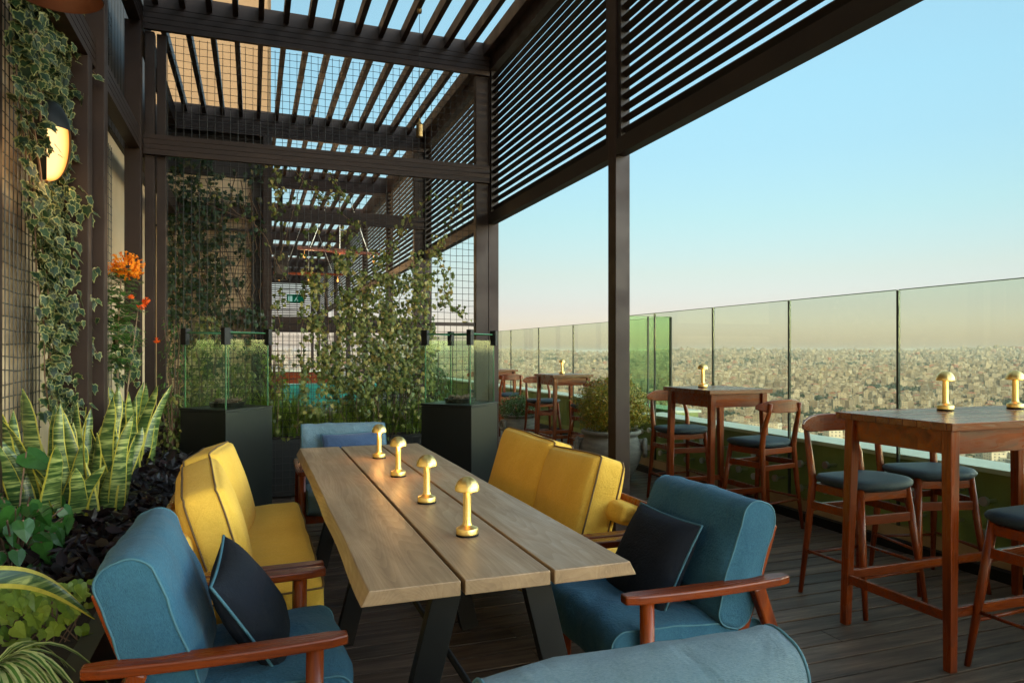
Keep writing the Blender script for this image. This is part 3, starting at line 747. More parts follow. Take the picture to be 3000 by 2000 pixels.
# bar stools: local front = +y (towards the table)
def make_stool():
    t = thing('bar_stool', 'stool', 'bar stool')
    fl = [((-.165, .15, .665), (-.215, .235, 0)), ((.165, .15, .665), (.215, .235, 0))]
    for a, b in fl:
        mb = MB(); mb.tube([b, Vector(b).lerp(Vector(a), .5), a], [.013, .020, .021], 12); mb.build('leg', M['teakz'], t, smooth=True)
    bl = []
    for s in (-1, 1):
        pts = [(s*.215, -.235, 0), (s*.195, -.20, .35), (s*.180, -.175, .66), (s*.185, -.195, .80), (s*.170, -.235, .93), (s*.165, -.245, 1.00)]
        mb = MB(); mb.tube(pts, [.013, .019, .023, .020, .016, .017], 12); mb.build('leg', M['teakz'], t, smooth=True); bl.append(pts)
    # curved back bar
    mb = MB(); n = 16; vs = []; fs = []
    for i in range(n+1):
        u = 2*i/n-1; x = u*.255; y = -.262 + .085*u*u; hh = .052*(1-abs(u)**3.2*.72); z = .972 + .008*(1-u*u)
        tk = .011*(1-.4*abs(u)**3)
        vs += [(x, y-tk, z-hh), (x, y+tk, z-hh), (x, y+tk+.003, z+hh), (x, y-tk+.003, z+hh)]
    for i in range(n):
        for k in range(4): fs.append((i*4+k, i*4+(k+1)%4, (i+1)*4+(k+1)%4, (i+1)*4+k))
    fs.append((3,2,1,0)); fs.append((n*4, n*4+1, n*4+2, n*4+3)); mb.add(vs, fs); mb.build('backrest', M['teak'], t, bevel=.006, smooth=False)
    mb = MB(); n = 28; vs = []; fs = []; lev = [(.90, .648), (1.0, .664), (1.02, .680), (.97, .695), (.80, .704), (.45, .708), (0.01, .709)]
    for k, z in lev:
        for i in range(n):
            th = 2*pi*i/n; e = 2.9; c, s_ = cos(th), sin(th)
            rx = abs(c)**(2/e)*(.232 if s_ > -2 else 0)*(1+.05*s_); ry = abs(s_)**(2/e)*.205
            vs.append((k*rx*(1 if c > 0 else -1), k*ry*(1 if s_ > 0 else -1) + .01, z + .010*(k*rx/.23)**2))
    for i in range(len(lev)-1):
        for q in range(n): fs.append((i*n+q, i*n+(q+1)%n, (i+1)*n+(q+1)%n, (i+1)*n+q))
    fs.append(tuple(reversed(range(n)))); fs.append(tuple((len(lev)-1)*n+q for q in range(n))); mb.add(vs, fs); mb.build('seat', M['seat'], t, smooth=True)
    mb = MB(); mb.box(-.165, .165, .14, .165, .60, .645); mb.box(-.17, .17, -.18, -.158, .60, .645)
    mb.bar((-.168, -.17, .622), (-.168, .15, .622), .022, .045); mb.bar((.168, -.17, .622), (.168, .15, .622), .022, .045); mb.build('seat_frame', M['teak'], t, bevel=.003)
    def f(k, z): a, b = fl[k]; return Vector(b).lerp(Vector(a), z/.665)
    def b_(k, z):
        p, q = Vector(bl[k][0]), Vector(bl[k][2]); return p.lerp(q, z/.66)
    mb = MB(); mb.bar(f(0,.50), f(1,.50), .018, .05); mb.bar(b_(0,.50), b_(1,.50), .018, .04)
    for k in (0, 1): mb.bar(f(k,.52), b_(k,.52), .018, .045)
    mb.build('stretcher', M['teak'], t, bevel=.003)
    mb = MB()
    for k in (0, 1): mb.tube([f(k,.25), b_(k,.25)], .009, 8)
    mb.tube([b_(0,.23), b_(1,.23)], .009, 8); mb.tube([f(0,.21), f(1,.21)], .009, 8); mb.build('footrest_rod', M['teak'], t, smooth=True)
    return t
stA = make_stool(); su = [0]
def stool(x, y, deg, label):
    o = stA if not su[0] else copy_tree(stA); su[0] = 1
    o.location = (x, y, 0); o.rotation_euler = (0,0,radians(deg)); o['label'] = label; o['group'] = 'slate seated teak bar stools'
stool(3.22, 3.09, 180, 'bar stool behind the left legs of the nearest bar table')
stool(3.85, 3.20, 166, 'bar stool behind the nearest bar table, second from the left, next to the glass')
stool(3.22, 2.06, 2, 'bar stool cut off by the right edge, near side of the longest bar table')
stool(3.76, 5.72, 176, 'bar stool on the far side of the square bar table')
stool(3.84, 4.70, 10, 'bar stool seen from behind on the near side of the square bar table')
stool(4.02, 9.70, 180, 'bar stool on the far side of the table beyond the bush')
stool(4.22, 8.55, 12, 'bar stool half hidden behind the round bush')
stool(4.02, 11.35, 5, 'bar stool at the near side of the farthest bar table')
stool(3.98, 12.5, 180, 'bar stool at the far side of the farthest bar table')

# ---------------------------------------------------------------- fire columns
def fire_column(label, x, y):
    t = thing('fire_column', label, 'fire column', (x, y, 0), pi/4, 'charcoal fire columns')
    s = .25
    mb = MB(); mb.box(-s, s, -s, s, .0, .925); mb.build('plinth', M['column'], t, bevel=.003)
    mb = MB(); mb.box(-s-.006, s+.006, -s-.006, s+.006, .927, .945); mb.build('top_plate', M['column'], t, bevel=.002)
    g = .225; zt = 1.50
    for a in range(4):
        mb = MB(); mb.xf = Matrix.Rotation(a*pi/2, 4, 'Z'); mb.box(-g+.01, g-.01, -g-.004, -g+.004, .947, zt)
        mb.build('glass_pane', M['glassc'], t)
        mb = MB(); mb.xf = Matrix.Rotation(a*pi/2, 4, 'Z'); mb.box(-g-.003, -g+.005, -g-.003, -g+.005, .947, zt-.03); mb.build('glass_edge', M['gedge'], t)
        mb = MB(); mb.xf = Matrix.Rotation(a*pi/2, 4, 'Z'); mb.box(-g-.03, -g+.03, -g-.02, -g+.022, zt-.045, zt+.09); mb.build('corner_clamp', M['black'], t, bevel=.003)
        mb = MB(); mb.xf = Matrix.Rotation(a*pi/2, 4, 'Z'); mb.tube([(-g+.03, -g, zt+.055), (g-.03, -g, zt+.055)], .006, 8); mb.build('top_rod', M['gedge'], t)
    mb = MB(); mb.lathe([(.13, .947), (.14, .985), (.125, .985), (.11, .96)], 24); mb.build('burner_tray', M['black'], t)
    mb = MB(); rnd = random.Random(3)
    for i in range(60):
        a = rnd.random()*6.28; r = .105*sqrt(rnd.random()); q = .012+.013*rnd.random(); c = Vector((r*cos(a), r*sin(a), .975+rnd.random()*.03))
        vs = [c + Vector((rnd.gauss(0,1), rnd.gauss(0,1), rnd.gauss(0,1))).normalized()*q for _ in range(6)]
        mb.add([c+V(q,0,0), c+V(-q,0,0)*rnd.uniform(.7,1.1)[0] if False else c-V(q,0,0), c+V(0,q,0), c-V(0,q,0), c+V(0,0,q), c-V(0,0,q)],
               [(0,2,4),(2,1,4),(1,3,4),(3,0,4),(2,0,5),(1,2,5),(3,1,5),(0,3,5)])
    tag(mb.build('lava_stones', M['rock'], t), kind='stuff')
fire_column('left charcoal fire column with glass lantern top behind the yellow sofa', -.20, 6.33)
fire_column('right charcoal fire column with glass lantern top beside the brown post', 1.745, 6.15)
# ================================================================ plants
IVY = [(0,0.02),(.20,.16),(.46,.02),(.34,-.22),(.40,-.50),(.18,-.60),(0,-1),(-.18,-.60),(-.40,-.50),(-.34,-.22),(-.46,.02),(-.20,.16)]
HEART = [(0,-.02),(.22,.12),(.42,-.02),(.42,-.32),(.22,-.68),(0,-1),(-.22,-.68),(-.42,-.32),(-.42,-.02),(-.22,.12)]
OVAL = [(0,0),(.26,-.3),(.24,-.65),(0,-1),(-.24,-.65),(-.26,-.3)]
LANCE = [(0,0),(.13,-.35),(.09,-.7),(0,-1),(-.09,-.7),(-.13,-.35)]
def leaf(mb, p, size, nrm, down, shape=IVY, margin=True, mi=0, mm=1, rnd=random, fold=.18):
    n = Vector(nrm).normalized(); d = Vector(down); d = (d - n*d.dot(n))
    if d.length < 1e-4: d = n.orthogonal()
    d.normalize(); s = n.cross(d)
    cu = rnd.uniform(-.25, .35)
    def q(x, y):
        z = -abs(x)*fold - cu*y*y*.6 + .02*sin(9*x+p[0]*50)
        return p + (s*x - d*y + n*z)*size
    c = q(0, -.4)
    if margin:
        k = .80; vs = [c] + [q(x*k, -.4+(y+.4)*k) for x, y in shape] + [q(x, y) for x, y in shape]; m = len(shape)
        o = len(mb.v); mb.add(vs, [(0, 1+i, 1+(i+1) % m) for i in range(m)], mi)
        mb.f.extend([(o+1+i, o+1+m+i, o+1+m+(i+1) % m, o+1+(i+1) % m) for i in range(m)]); mb.m.extend([mm]*m)
    else:
        vs = [c] + [q(x, y) for x, y in shape]; m = len(shape); mb.add(vs, [(0, 1+i, 1+(i+1) % m) for i in range(m)], mi)
def rv(r, s=1): return Vector((r.gauss(0,s), r.gauss(0,s), r.gauss(0,s)))

def plant(name, label, cat, leafmb, lmats, stemmb=None, smat=None, group=None, lname='foliage'):
    c = Vector(leafmb.v[0]); t = thing(name, label, cat, (round(c.x,2), round(c.y,2), 0), 0, group)
    P(leafmb, lname, lmats, t)
    if stemmb and stemmb.v: P(stemmb, 'stem', smat, t)
    return t

# --- left wall ivy (variegated), hanging in front of the trellis at x=-1.1
r = random.Random(11); L = MB(); S = MB()
def band(z):   # y-extent of the ivy on the wall as function of height
    ys = [(1.0, 4.55, 5.0), (1.45, 4.50, 4.98), (1.9, 4.35, 4.86), (2.2, 4.20, 4.80), (2.6, 4.02, 4.75), (3.05, 3.92, 4.9), (3.7, 3.93, 5.05)]
    for (z0, a0, b0), (z1, a1, b1) in zip(ys, ys[1:]):
        if z <= z1: t = (z-z0)/(z1-z0); return a0+(a1-a0)*t, b0+(b1-b0)*t
    return ys[-1][1:]
for i in range(2700):
    z = 1.02 + 2.5*r.random(); a, b = band(z); u = r.random(); y = a + (b-a)*(.5 + .5*r.choice((-1,1))*(1-r.random()**1.0)) if r.random() < .8 else a-.05+(b-a+.1)*u
    if noise.noise(Vector((y*6, z*4, 3))) < -.42: continue
    x = -1.10 + .02 + abs(r.gauss(0, .06))
    if abs(z-2.52) < .25 and abs(y-4.38) < .20 and r.random() < .985: continue
    leaf(L, Vector((x, y, z)), r.uniform(.032, .078), Vector((1, -.75, .35)) + rv(r, .7), Vector((.1, r.uniform(-.5,.5), -1)), IVY, True, rnd=r)
for k in range(9):
    y0 = 4.4 + .06*k; pts = []
    for i in range(12):
        z = .45 + 3.0*i/11; a, b = band(max(z, 1.0)); pts.append(Vector((-1.08+r.uniform(-.01,.04), a+(b-a)*(k+.5)/9 + r.uniform(-.03,.03), z)))
    S.tube(pts, r.uniform(.003, .007), 5)
# trailing shoots
for k in range(9):
    z = r.uniform(1.3, 3.3); a, b = band(z); p = Vector((-1.05, b, z)); pts = [p]
    for i in range(5): p = p + Vector((r.uniform(.01,.05), r.uniform(-.03,.05), r.uniform(-.06,.03))); pts.append(p); leaf(L, p.copy(), r.uniform(.05,.085), Vector((1,-.7,.3))+rv(r,.4), Vector((.2,.2,-1)), IVY, True, rnd=r)
    S.tube(pts, .0025, 4)
plant('ivy', 'large cream edged variegated ivy hanging on the trellis around the wall lamp', 'ivy', L, [M['ivyg'], M['ivym']], S, M['stem'], 'ivies')

# --- small ivy below the orange flowers
r = random.Random(12); L = MB(); S = MB()
for i in range(60):
    p = Vector((-1.0+r.random()*.16, 6.2+r.gauss(0,.11), 1.15+r.random()*.5)); leaf(L, p, r.uniform(.05,.085), Vector((1,-.9,.4))+rv(r,.4), Vector((0,0,-1)), IVY, True, rnd=r)
S.tube([(-1,6.2,.4),(-.97,6.22,1.0),(-1,6.2,1.6)], .006, 6)
plant('ivy', 'small pale ivy climbing between the two dark posts under the orange flowers', 'ivy', L, [M['ivyg'], M['ivym']], S, M['stemp'], 'ivies')

# --- dark ivy on the cross wall
r = random.Random(13); L = MB(); S = MB()
def scat(L, n, fn, size, shape=IVY, mi=0, r=r, nrm=(0,-1,.25), sp=.4, margin=False):
    c = 0
    while c < n:
        p = fn()
        if p is None: continue
        c += 1
        leaf(L, p, r.uniform(*size), Vector(nrm)+rv(r, sp), Vector((r.uniform(-.6,.6), 0, -1)), shape, margin, mi, 1, r, .12)
def f():
    px = r.uniform(480, 778); py = r.uniform(455, 1240); w = 0
    t = (px-480)/298
    if py < 560: w = .22 + .3*(t < .35)
    elif py < 900: w = 1.0 if px < 665 else .26
    elif py < 960: w = .95
    else: w = .55 if px < 640 else .3
    q = noise.noise(Vector((px*.022, py*.022, 0)))
    if 695 < px < 770 and 590 < py < 900: w -= .22
    if r.random() > w + q*1.3: return None
    p = pt(px, py, 9.97 - abs(r.gauss(0, .06))); return p
scat(L, 2900, f, (.035, .070), r=r)
for k in range(14):
    p = pt(r.uniform(500, 760), r.uniform(500, 650), 9.93); pts = [p]
    for i in range(9): p = p + Vector((r.uniform(-.12,.12), 0, -r.uniform(.1,.3))); pts.append(p)
    S.tube(pts, .006, 4)
S.tube([pt(575,565,9.9), pt(610,600,9.9), pt(690,632,9.88), pt(735,650,9.9)], .008, 5)
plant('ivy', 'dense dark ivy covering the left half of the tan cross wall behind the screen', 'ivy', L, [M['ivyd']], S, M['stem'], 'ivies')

# --- ivy on the wire screen
r = random.Random(14); L = MB(); S = MB()
def f():
    px = r.uniform(880, 1275); py = r.uniform(660, 1215); cx = 0
    # dense mass leaning to the right, thinning towards the top left
    w = 0
    if py > 1150: w = .15
    elif py > 1010: w = 1.0 if px > 930 else .45
    elif py > 880: w = 1.0 if 985 < px < 1255 else .25
    elif py > 800: w = .75 if 1040 < px < 1262 else (.30 if 940 < px else .03)
    elif py > 730: w = .50 if 980 < px < 1110 else (.20 if px > 1200 else .0)
    else: w = .15 if 960 < px < 1060 else -.2
    if r.random() > w + 1.15*noise.noise(Vector((px*.020, py*.020, 5))): return None
    return pt(px, py, 7.02 + r.gauss(0, .07))
scat(L, 4300, f, (.022, .048), r=r)
def vine(pxs, n, size=(.028,.052), th=.0035, spread=9, Y=7.05):
    pts = [pt(x, y, Y) for x, y in pxs]; fine = []
    for a, b in zip(pts, pts[1:]):
        for i in range(6): fine.append(a.lerp(b, i/6) + rv(r, .006))
    fine.append(pts[-1]); S.tube(fine, th, 5)
    for i in range(n):
        p = r.choice(fine) + Vector((r.gauss(0,1)*.030*spread/9, r.gauss(0,.03), r.gauss(0,1)*.030*spread/9)); leaf(L, p, r.uniform(*size), Vector((0,-1,.2))+rv(r,.45), Vector((r.uniform(-.6,.6),0,-1)), IVY, False, 0, 1, r, .12)
vine([(1290,705),(1275,740),(1290,770),(1305,800),(1300,840),(1312,880)], 95)
vine([(1300,900),(1290,880),(1312,860),(1320,835)], 26, th=.003)
vine([(1368,945),(1362,920),(1340,900),(1322,905)], 24, th=.0025, spread=6)
vine([(1140,1300),(1180,1180),(1230,1120),(1265,1060),(1285,1010)], 20)
vine([(800,480),(812,530),(820,570),(806,640)], 60, spread=12)
vine([(830,470),(880,520),(930,560),(985,610),(1030,650),(1060,660)], 40, spread=8)
vine([(960,500),(1000,560),(1010,600)], 28)
vine([(920,575),(945,590),(975,560)], 16)
vine([(600,530),(650,585),(700,630),(740,650),(780,700),(810,770),(840,820)], 20, spread=14)
vine([(820,760),(850,640),(870,590),(900,480)], 14)
vine([(1270,560),(1200,640),(1170,700),(1120,760)], 60)
vine([(1390,520),(1350,570),(1320,640),(1290,700)], 30)
vine([(870,1270),(880,1100),(885,960),(895,850),(905,760)], 70, spread=10)
vine([(815,1270),(818,1050),(815,900),(822,860)], 60, spread=10)
for k in range(12):
    x = r.uniform(960, 1230); vine([(x, 1230), (x+r.uniform(-25,25), 1080), (x+r.uniform(-50,50), 920), (x+r.uniform(-70,70), 800)], 14)
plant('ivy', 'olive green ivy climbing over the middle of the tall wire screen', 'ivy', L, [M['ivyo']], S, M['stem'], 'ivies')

# --- planter behind the screen
pl = thing('planter_box', 'long dark planter box with wire front under the ivy screen', 'planter', (.6, 7.4, 0))
mb = MB(); mb.box(-.73, 2.16, 7.13, 7.75, .02, .56); P(mb, 'body', M['planter'], pl)
mb = MB(); mb.box(-.70, 2.13, 7.16, 7.72, .561, .585); P(mb, 'soil', M['soil'], pl)
r = random.Random(15); L = MB()
def blade(mb, p, h, lean, w, mi=0, seg=5, tw=0, droop=1.0):
    d = Vector((lean[0], lean[1], 0)); s = Vector((-d.y, d.x, 0)); s = s.normalized() if s.length > 1e-4 else Vector((1,0,0))
    s = (s + Vector((r.uniform(-.5,.5), r.uniform(-.5,.5), 0))).normalized(); vs = []; fs = []
    for i in range(seg+1):
        t = i/seg; c = p + d*(t**1.8)*h + Vector((0,0,1))*h*(t - .35*droop*t*t*d.length*1.6); ww = w*(1-t**2.2)*.5*(.6+.4*min(1,t*4))
        vs += [c - s*ww, c + s*ww]
    for i in range(seg): fs.append((2*i, 2*i+1, 2*i+3, 2*i+2))
    mb.add(vs, fs, mi)
for i in range(4200):
    x = r.uniform(-.68, 2.1); y = r.uniform(7.15, 7.65); hh = .40 + .18*noise.noise(Vector((x*2.5, 1, 0))) + .10*r.random()
    if x < .55: hh += .08
    blade(L, Vector((x, y, .57)), max(.14, hh*r.uniform(.55,1.05)), (r.gauss(0,.42), r.gauss(-.15,.4)), r.uniform(.008,.02))
tag(L.build('planter_grass', M['grass']), 'fresh green arching grass filling the planter behind the wire screen', 'grass', kind='stuff')
r = random.Random(16)
def leafcloud(n, cx, cy, z0, z1, rx, ry, size, shape=OVAL, r=r, up=.3, stems=6, mats=None):
    L = MB(); S = MB()
    for i in range(n):
        t = r.random(); a = r.random()*6.28; q = r.random()**.6
        k = .6 + .4*sin(pi*min(1, t*1.15)); z = z0 + (z1-z0)*t
        p = Vector((cx + rx*k*q*cos(a), cy + ry*k*q*sin(a), z))
        if noise.noise(p*5 + Vector((n,0,0))) < -.18: continue
        leaf(L, p, r.uniform(*size), Vector((cos(a)*.6, sin(a)*.6-.5, up)) + rv(r,.5), Vector((cos(a)*.5, sin(a)*.5, -.7))+rv(r,.3), shape, False, 0, 1, r, .12)
    for k in range(stems):
        a = r.random()*6.28; S.tube([(cx, cy, z0-.4 if z0 > .8 else .3), (cx+rx*.3*cos(a), cy+ry*.3*sin(a), (z0+z1)/2), (cx+rx*.7*cos(a), cy+ry*.7*sin(a), z1-.05)], [.008,.006,.003], 5)
    return L, S
for (lab, x, y, z1, rx, n, mt) in (('tall leafy shrub in the planter left of the left fire column', -.42, 7.42, 1.75, .22, 900, 'ivyo'),
        ('yellow green shrub in the planter just right of the left fire column', .18, 7.42, 1.38, .16, 520, 'grass'),
        ('low dark shrub behind the left fire column', -.12, 7.46, 1.30, .26, 600, 'ivyo'),
        ('leafy green shrub in the middle of the planter behind the far head chair', 1.05, 7.40, 1.16, .30, 900, 'ivyo'),
        ('darker bushy shrub in the planter between the middle and the right fire column', 1.45, 7.46, 1.34, .24, 800, 'bushg'),
        ('bushy green shrub at the right end of the planter beside the right fire column', 1.80, 7.42, 1.25, .28, 700, 'bushg')):
    L, S = leafcloud(n, x, y, .6, z1, rx, .2, (.030, .06), r=r)
    plant('shrub', lab, 'shrub', L, [M[mt]], S, M['stem'], 'shrubs in the planting')

# --- left planter
pl = thing('planter_box', 'long black planter box along the left wall', 'planter', (-.8, 4, 0))
mb = MB(); mb.box(-.52, -.49, -1, 6.85, .02, .40); mb.box(-1.24, -.53, -1, 6.95, .02, .36); mb.box(-.555, -.485, -1, 6.85, .402, .425)
P(mb, 'body', M['planter'], pl)
mb = MB(); mb.box(-1.235, -.56, -1, 6.9, .361, .39); P(mb, 'soil', M['soil'], pl)
# black-purple ground foliage
r = random.Random(17); L = MB()
for i in range(4600):
    y = r.uniform(3.25, 6.6); x = -.50 - .62*r.random(); k = .5+.5*noise.noise(Vector((x*4, y*2.2, 0)))
    top = .40 + .30*min(1, (y-3.0)/.8)*k*(1-((x+.78)/.42)**2*.45) + .05
    z = top - .22*r.random()**1.6; x += (.03+.06*r.random() if x > -.56 else 0)
    leaf(L, Vector((x, y, z)), r.uniform(.05, .105), Vector((.45,-.5,.8))+rv(r,.55), Vector((r.gauss(.3,.6), r.gauss(-.2,.7), -.15)), LANCE if r.random() < .6 else OVAL, False, 0, 1, r, .15)
tag(L.build('ground_foliage', M['purple']), 'black purple leafy ground cover spilling over the left planter', 'ground cover', kind='stuff')

# snake plants
def snake(label, cx, cy, z0, n, spread, hmax, seed):
    r = random.Random(seed); L = MB()
    for i in range(n):
        a = r.random()*6.28; q = spread*sqrt(r.random()); bx, by = cx+q*cos(a)*.55, cy+q*sin(a)
        h = hmax*r.uniform(.55, 1.0); lean = Vector((cos(a), sin(a), 0))*r.uniform(.05,.42)*(q/spread) + Vector((r.gauss(0,.09), r.gauss(0,.09), 0)); w = r.uniform(.040,.062)
        th = r.uniform(-.9, .9); tw = r.uniform(-1.2, 1.2); seg = 12; vs = []; ph = r.random()*6
        for k in range(seg+1):
            t = k/seg; c = Vector((bx, by, z0)) + Vector((lean.x*h*t**1.7, lean.y*h*t**1.7, h*t)) + Vector((sin(ph+t*5), cos(ph+t*4), 0))*.026*t
            s = Vector((cos(th+tw*t), sin(th+tw*t), 0)); nn = Vector((-s.y, s.x, 0))
            ww = w*(.62+.38*sin(pi*min(1,t*1.05+.18)))*(1 if t < .84 else max(.02, max(0, 1-(t-.84)/.16)**.6))
            for u, zf in ((-1, .0), (-.86, .010), (0, .018), (.86, .010), (1, .0)): vs.append(c + s*u*ww - nn*zf*(1-t*.7) )
        o = len(L.v); L.v.extend([tuple(v) for v in vs])
        for k in range(seg):
            for j in range(4):
                L.f.append((o+k*5+j, o+k*5+j+1, o+(k+1)*5+j+1, o+(k+1)*5+j)); L.m.append(1 if j in (0,3) else 0)
    t = thing('snake_plant', label, 'snake plant', (cx, cy, z0), 0, 'snake plants')
    P(L, 'leaves', [M['snake'], M['snedge']], t, smooth=True)
snake('large yellow edged snake plant in front of the trailing ivy', -.90, 4.36, .38, 46, .38, .84, 5)
snake('smaller snake plant farther back under the orange flowers', -.86, 5.72, .40, 32, .34, .80, 8)
# arching snake leaf at bottom left
L = MB(); vs = []; n = 16
for k in range(n+1):
    t = k/n; c = pt(-40, 1690, 2.62).lerp(pt(275, 1812, 2.80), t) + Vector((0,0,.05*sin(pi*t)))
    ww = .034*(1-t**2.5)+.001; s = Vector((.1, .5, .85)).normalized()
    for u in (-1,-.6,0,.6,1): vs.append(c + s*u*ww + Vector((.006*(1-u*u),0,0)))
o = 0; L.v = [tuple(v) for v in vs]
for k in range(n):
    for j in range(4): L.f.append((k*5+j, k*5+j+1, (k+1)*5+j+1, (k+1)*5+j)); L.m.append(1 if j in (0,3) else 0)
t = thing('snake_plant', 'single long arching snake plant leaf reaching in from the bottom left edge', 'snake plant', (-1,2.6,.4), 0, 'snake plants')
P(L, 'leaves', [M['snake'], M['snedge']], t, smooth=True)
# philodendron
r = random.Random(21); L = MB(); S = MB()
for i in range(90):
    a = r.random()*6.28; q = r.random()**.6; b = Vector((-1.0, 3.72, .40)); p = Vector((-.96 + .16*q*cos(a), 3.70 + .36*q*sin(a), .46 + .28*r.random()))
    if i == 0: p = Vector((-1.0, 3.92, .93))
    leaf(L, p, r.uniform(.06,.115) if i else .15, Vector((.7,-.7,.5))+rv(r,.5), Vector((cos(a)*.4, sin(a)*.4, -.8)), HEART, False, 0, 1, r, .3)
    S.tube([b, b.lerp(p, .6)+Vector((0,0,.05)), p], .004, 5)
plant('philodendron', 'glossy green broad leaved plant at the left edge below the snake plant', 'leafy plant', L, [M['phil']], S, M['stem'])
# lime vine
r = random.Random(22); L = MB(); S = MB()
for i in range(300):
    t = r.random(); c = pt(r.uniform(-60, 275), 1690 + r.random()**1.1*230, 2.95 + r.uniform(-.15,.35))
    if noise.noise(c*9) < -.05: continue
    leaf(L, c, r.uniform(.040,.070), Vector((.5,-.8,.7))+rv(r,.35), Vector((r.gauss(.3,.4), -.3, -.8)), IVY if r.random() < .5 else HEART, False, 0, 1, r, .15)
for k in range(12): S.tube([pt(r.uniform(0,200), 1760, 3.05), pt(r.uniform(0,240), 1800, 2.95), pt(r.uniform(60,250), 1890, 2.85)], .0025, 4)
plant('sweet_potato_vine', 'bright lime green trailing vine at the bottom left corner', 'vine', L, [M['lime']], S, M['stem'])
# spider plant
r = random.Random(23); L = MB()
c0 = pt(-20, 1960, 2.45)
for i in range(60):
    a = r.uniform(-.6, 3.0); ln = r.uniform(.20,.42); d = Vector((sin(a), cos(a)*.6 - .1, 0)); w = r.uniform(.008,.014); up = r.uniform(.2,.75); n = 9; vs = []
    s = Vector((d.y, -d.x, 0)).normalized()
    for k in range(n+1):
        t = k/n; c = c0 + d*ln*t*.8 + Vector((0,0, ln*(up*t*1.9 - 1.9*t*t)*.6)); ww = w*(1-t**3)*(.5+.5*min(1,t*5))+.0006
        for u in (-1,-.4,.4,1): vs.append(c + s*u*ww + Vector((0,0,-.003*(1-abs(u)))))
    o = len(L.v); L.v.extend([tuple(v) for v in vs])
    for k in range(n):
        for j in range(3): L.f.append((o+k*4+j, o+k*4+j+1, o+(k+1)*4+j+1, o+(k+1)*4+j)); L.m.append(1 if j == 1 else 0)
t = thing('spider_plant', 'striped spider plant with thin arching leaves in the bottom left corner', 'spider plant', tuple(c0))
P(L, 'leaves', [M['spider'], M['spiderg']], t)
# orange flowering shrub
r = random.Random(24); L = MB(); S = MB(); F = MB()
def fern(p, d, n, ln):
    d = Vector(d).normalized(); pts = [p + d*ln*t/6 + Vector((0,0,-.25*ln*(t/6)**2)) for t in range(7)]
    S.tube(pts, .0018, 4)
    for i in range(n):
        t = (i+1)/n; q = p + d*ln*t + Vector((0,0,-.25*ln*t*t)); sd = d.cross(Vector((0,0,1))).normalized()
        for s in (-1, 1): leaf(L, q, .055*(1-.5*t)+.012, Vector((.2,-.3,1))+rv(r,.2), sd*s + d*.5, LANCE, False, 0, 1, r, .1)
for i in range(120):
    z = 1.28 + .72*r.random(); k = r.random()
    b = Vector((-.98+r.gauss(0,.04), 6.10+r.gauss(0,.09), z)); a = r.random()*6.28
    fern(b, (cos(a)+.35, sin(a)*.8-.2, r.uniform(-.2,.5)), 8, r.uniform(.09,.17))
def flowers(c, n, rad, mi):
    for i in range(n):
        v = rv(r).normalized(); q0 = rad*r.uniform(.55,1.12); p = Vector(c) + Vector((v.x*q0, v.y*q0, v.z*q0*.85)); a0 = r.random()
        for k in range(5):
            a = 6.283*k/5+a0; u = v.orthogonal().normalized(); w = v.cross(u); dd = u*cos(a)+w*sin(a)
            leaf(F, p, .016, v+dd*-.3, dd, OVAL, False, mi, 1, r, .2)
        F.tube([p - v*.03, p], [.002,.005], 5, mi)
flowers((-.90, 5.98, 2.04), 150, .125, 0); flowers((-.93, 5.97, 2.02), 30, .06, 0); flowers((-.84, 5.99, 1.99), 30, .055, 0)
flowers((-.79, 6.02, 1.75), 12, .035, 1); flowers((-.76, 6.02, 1.79), 9, .03, 1); flowers((-.86, 6.0, 1.81), 4, .02, 1); flowers((-.72, 6.3, 1.49), 6, .022, 1)
flowers((-.52-.33, 6.2, 1.05-.35), 3, .015, 1)
S.tube([(-.98,6.1,.4),(-.96,6.12,.9),(-.97,6.1,1.4),(-.93,6.02,1.95)], [.010,.009,.007,.004], 6); S.tube([(-.94,6.12,.4),(-.9,6.1,1.1),(-.82,6.05,1.72)], [.008,.006,.003], 6)
t = thing('flowering_shrub', 'feathery green shrub with one big orange flower head between the dark left posts', 'flowering shrub', (-.95, 6.1, .4))
P(L, 'foliage', M['fern'], t); P(S, 'stem', M['stemp'], t); P(F, 'flowers', [M['orange'], M['red']], t)
# green shrubs between left posts and left column
for (lab, x, y, z0, z1, rx, n, mt) in (('loose fern green shrub in the left corner behind the posts', -.62, 6.62, .55, 1.72, .13, 420, 'fern'),
        ('low olive shrub at the far end of the left planter', -.62, 6.45, .45, 1.05, .14, 360, 'ivyo')):
    L, S = leafcloud(n, x, y, z0, z1, rx, .16, (.030,.055), LANCE if mt == 'fern' else OVAL, r=r); plant('shrub', lab, 'shrub', L, [M[mt]], S, M['stem'], 'shrubs in the planting')

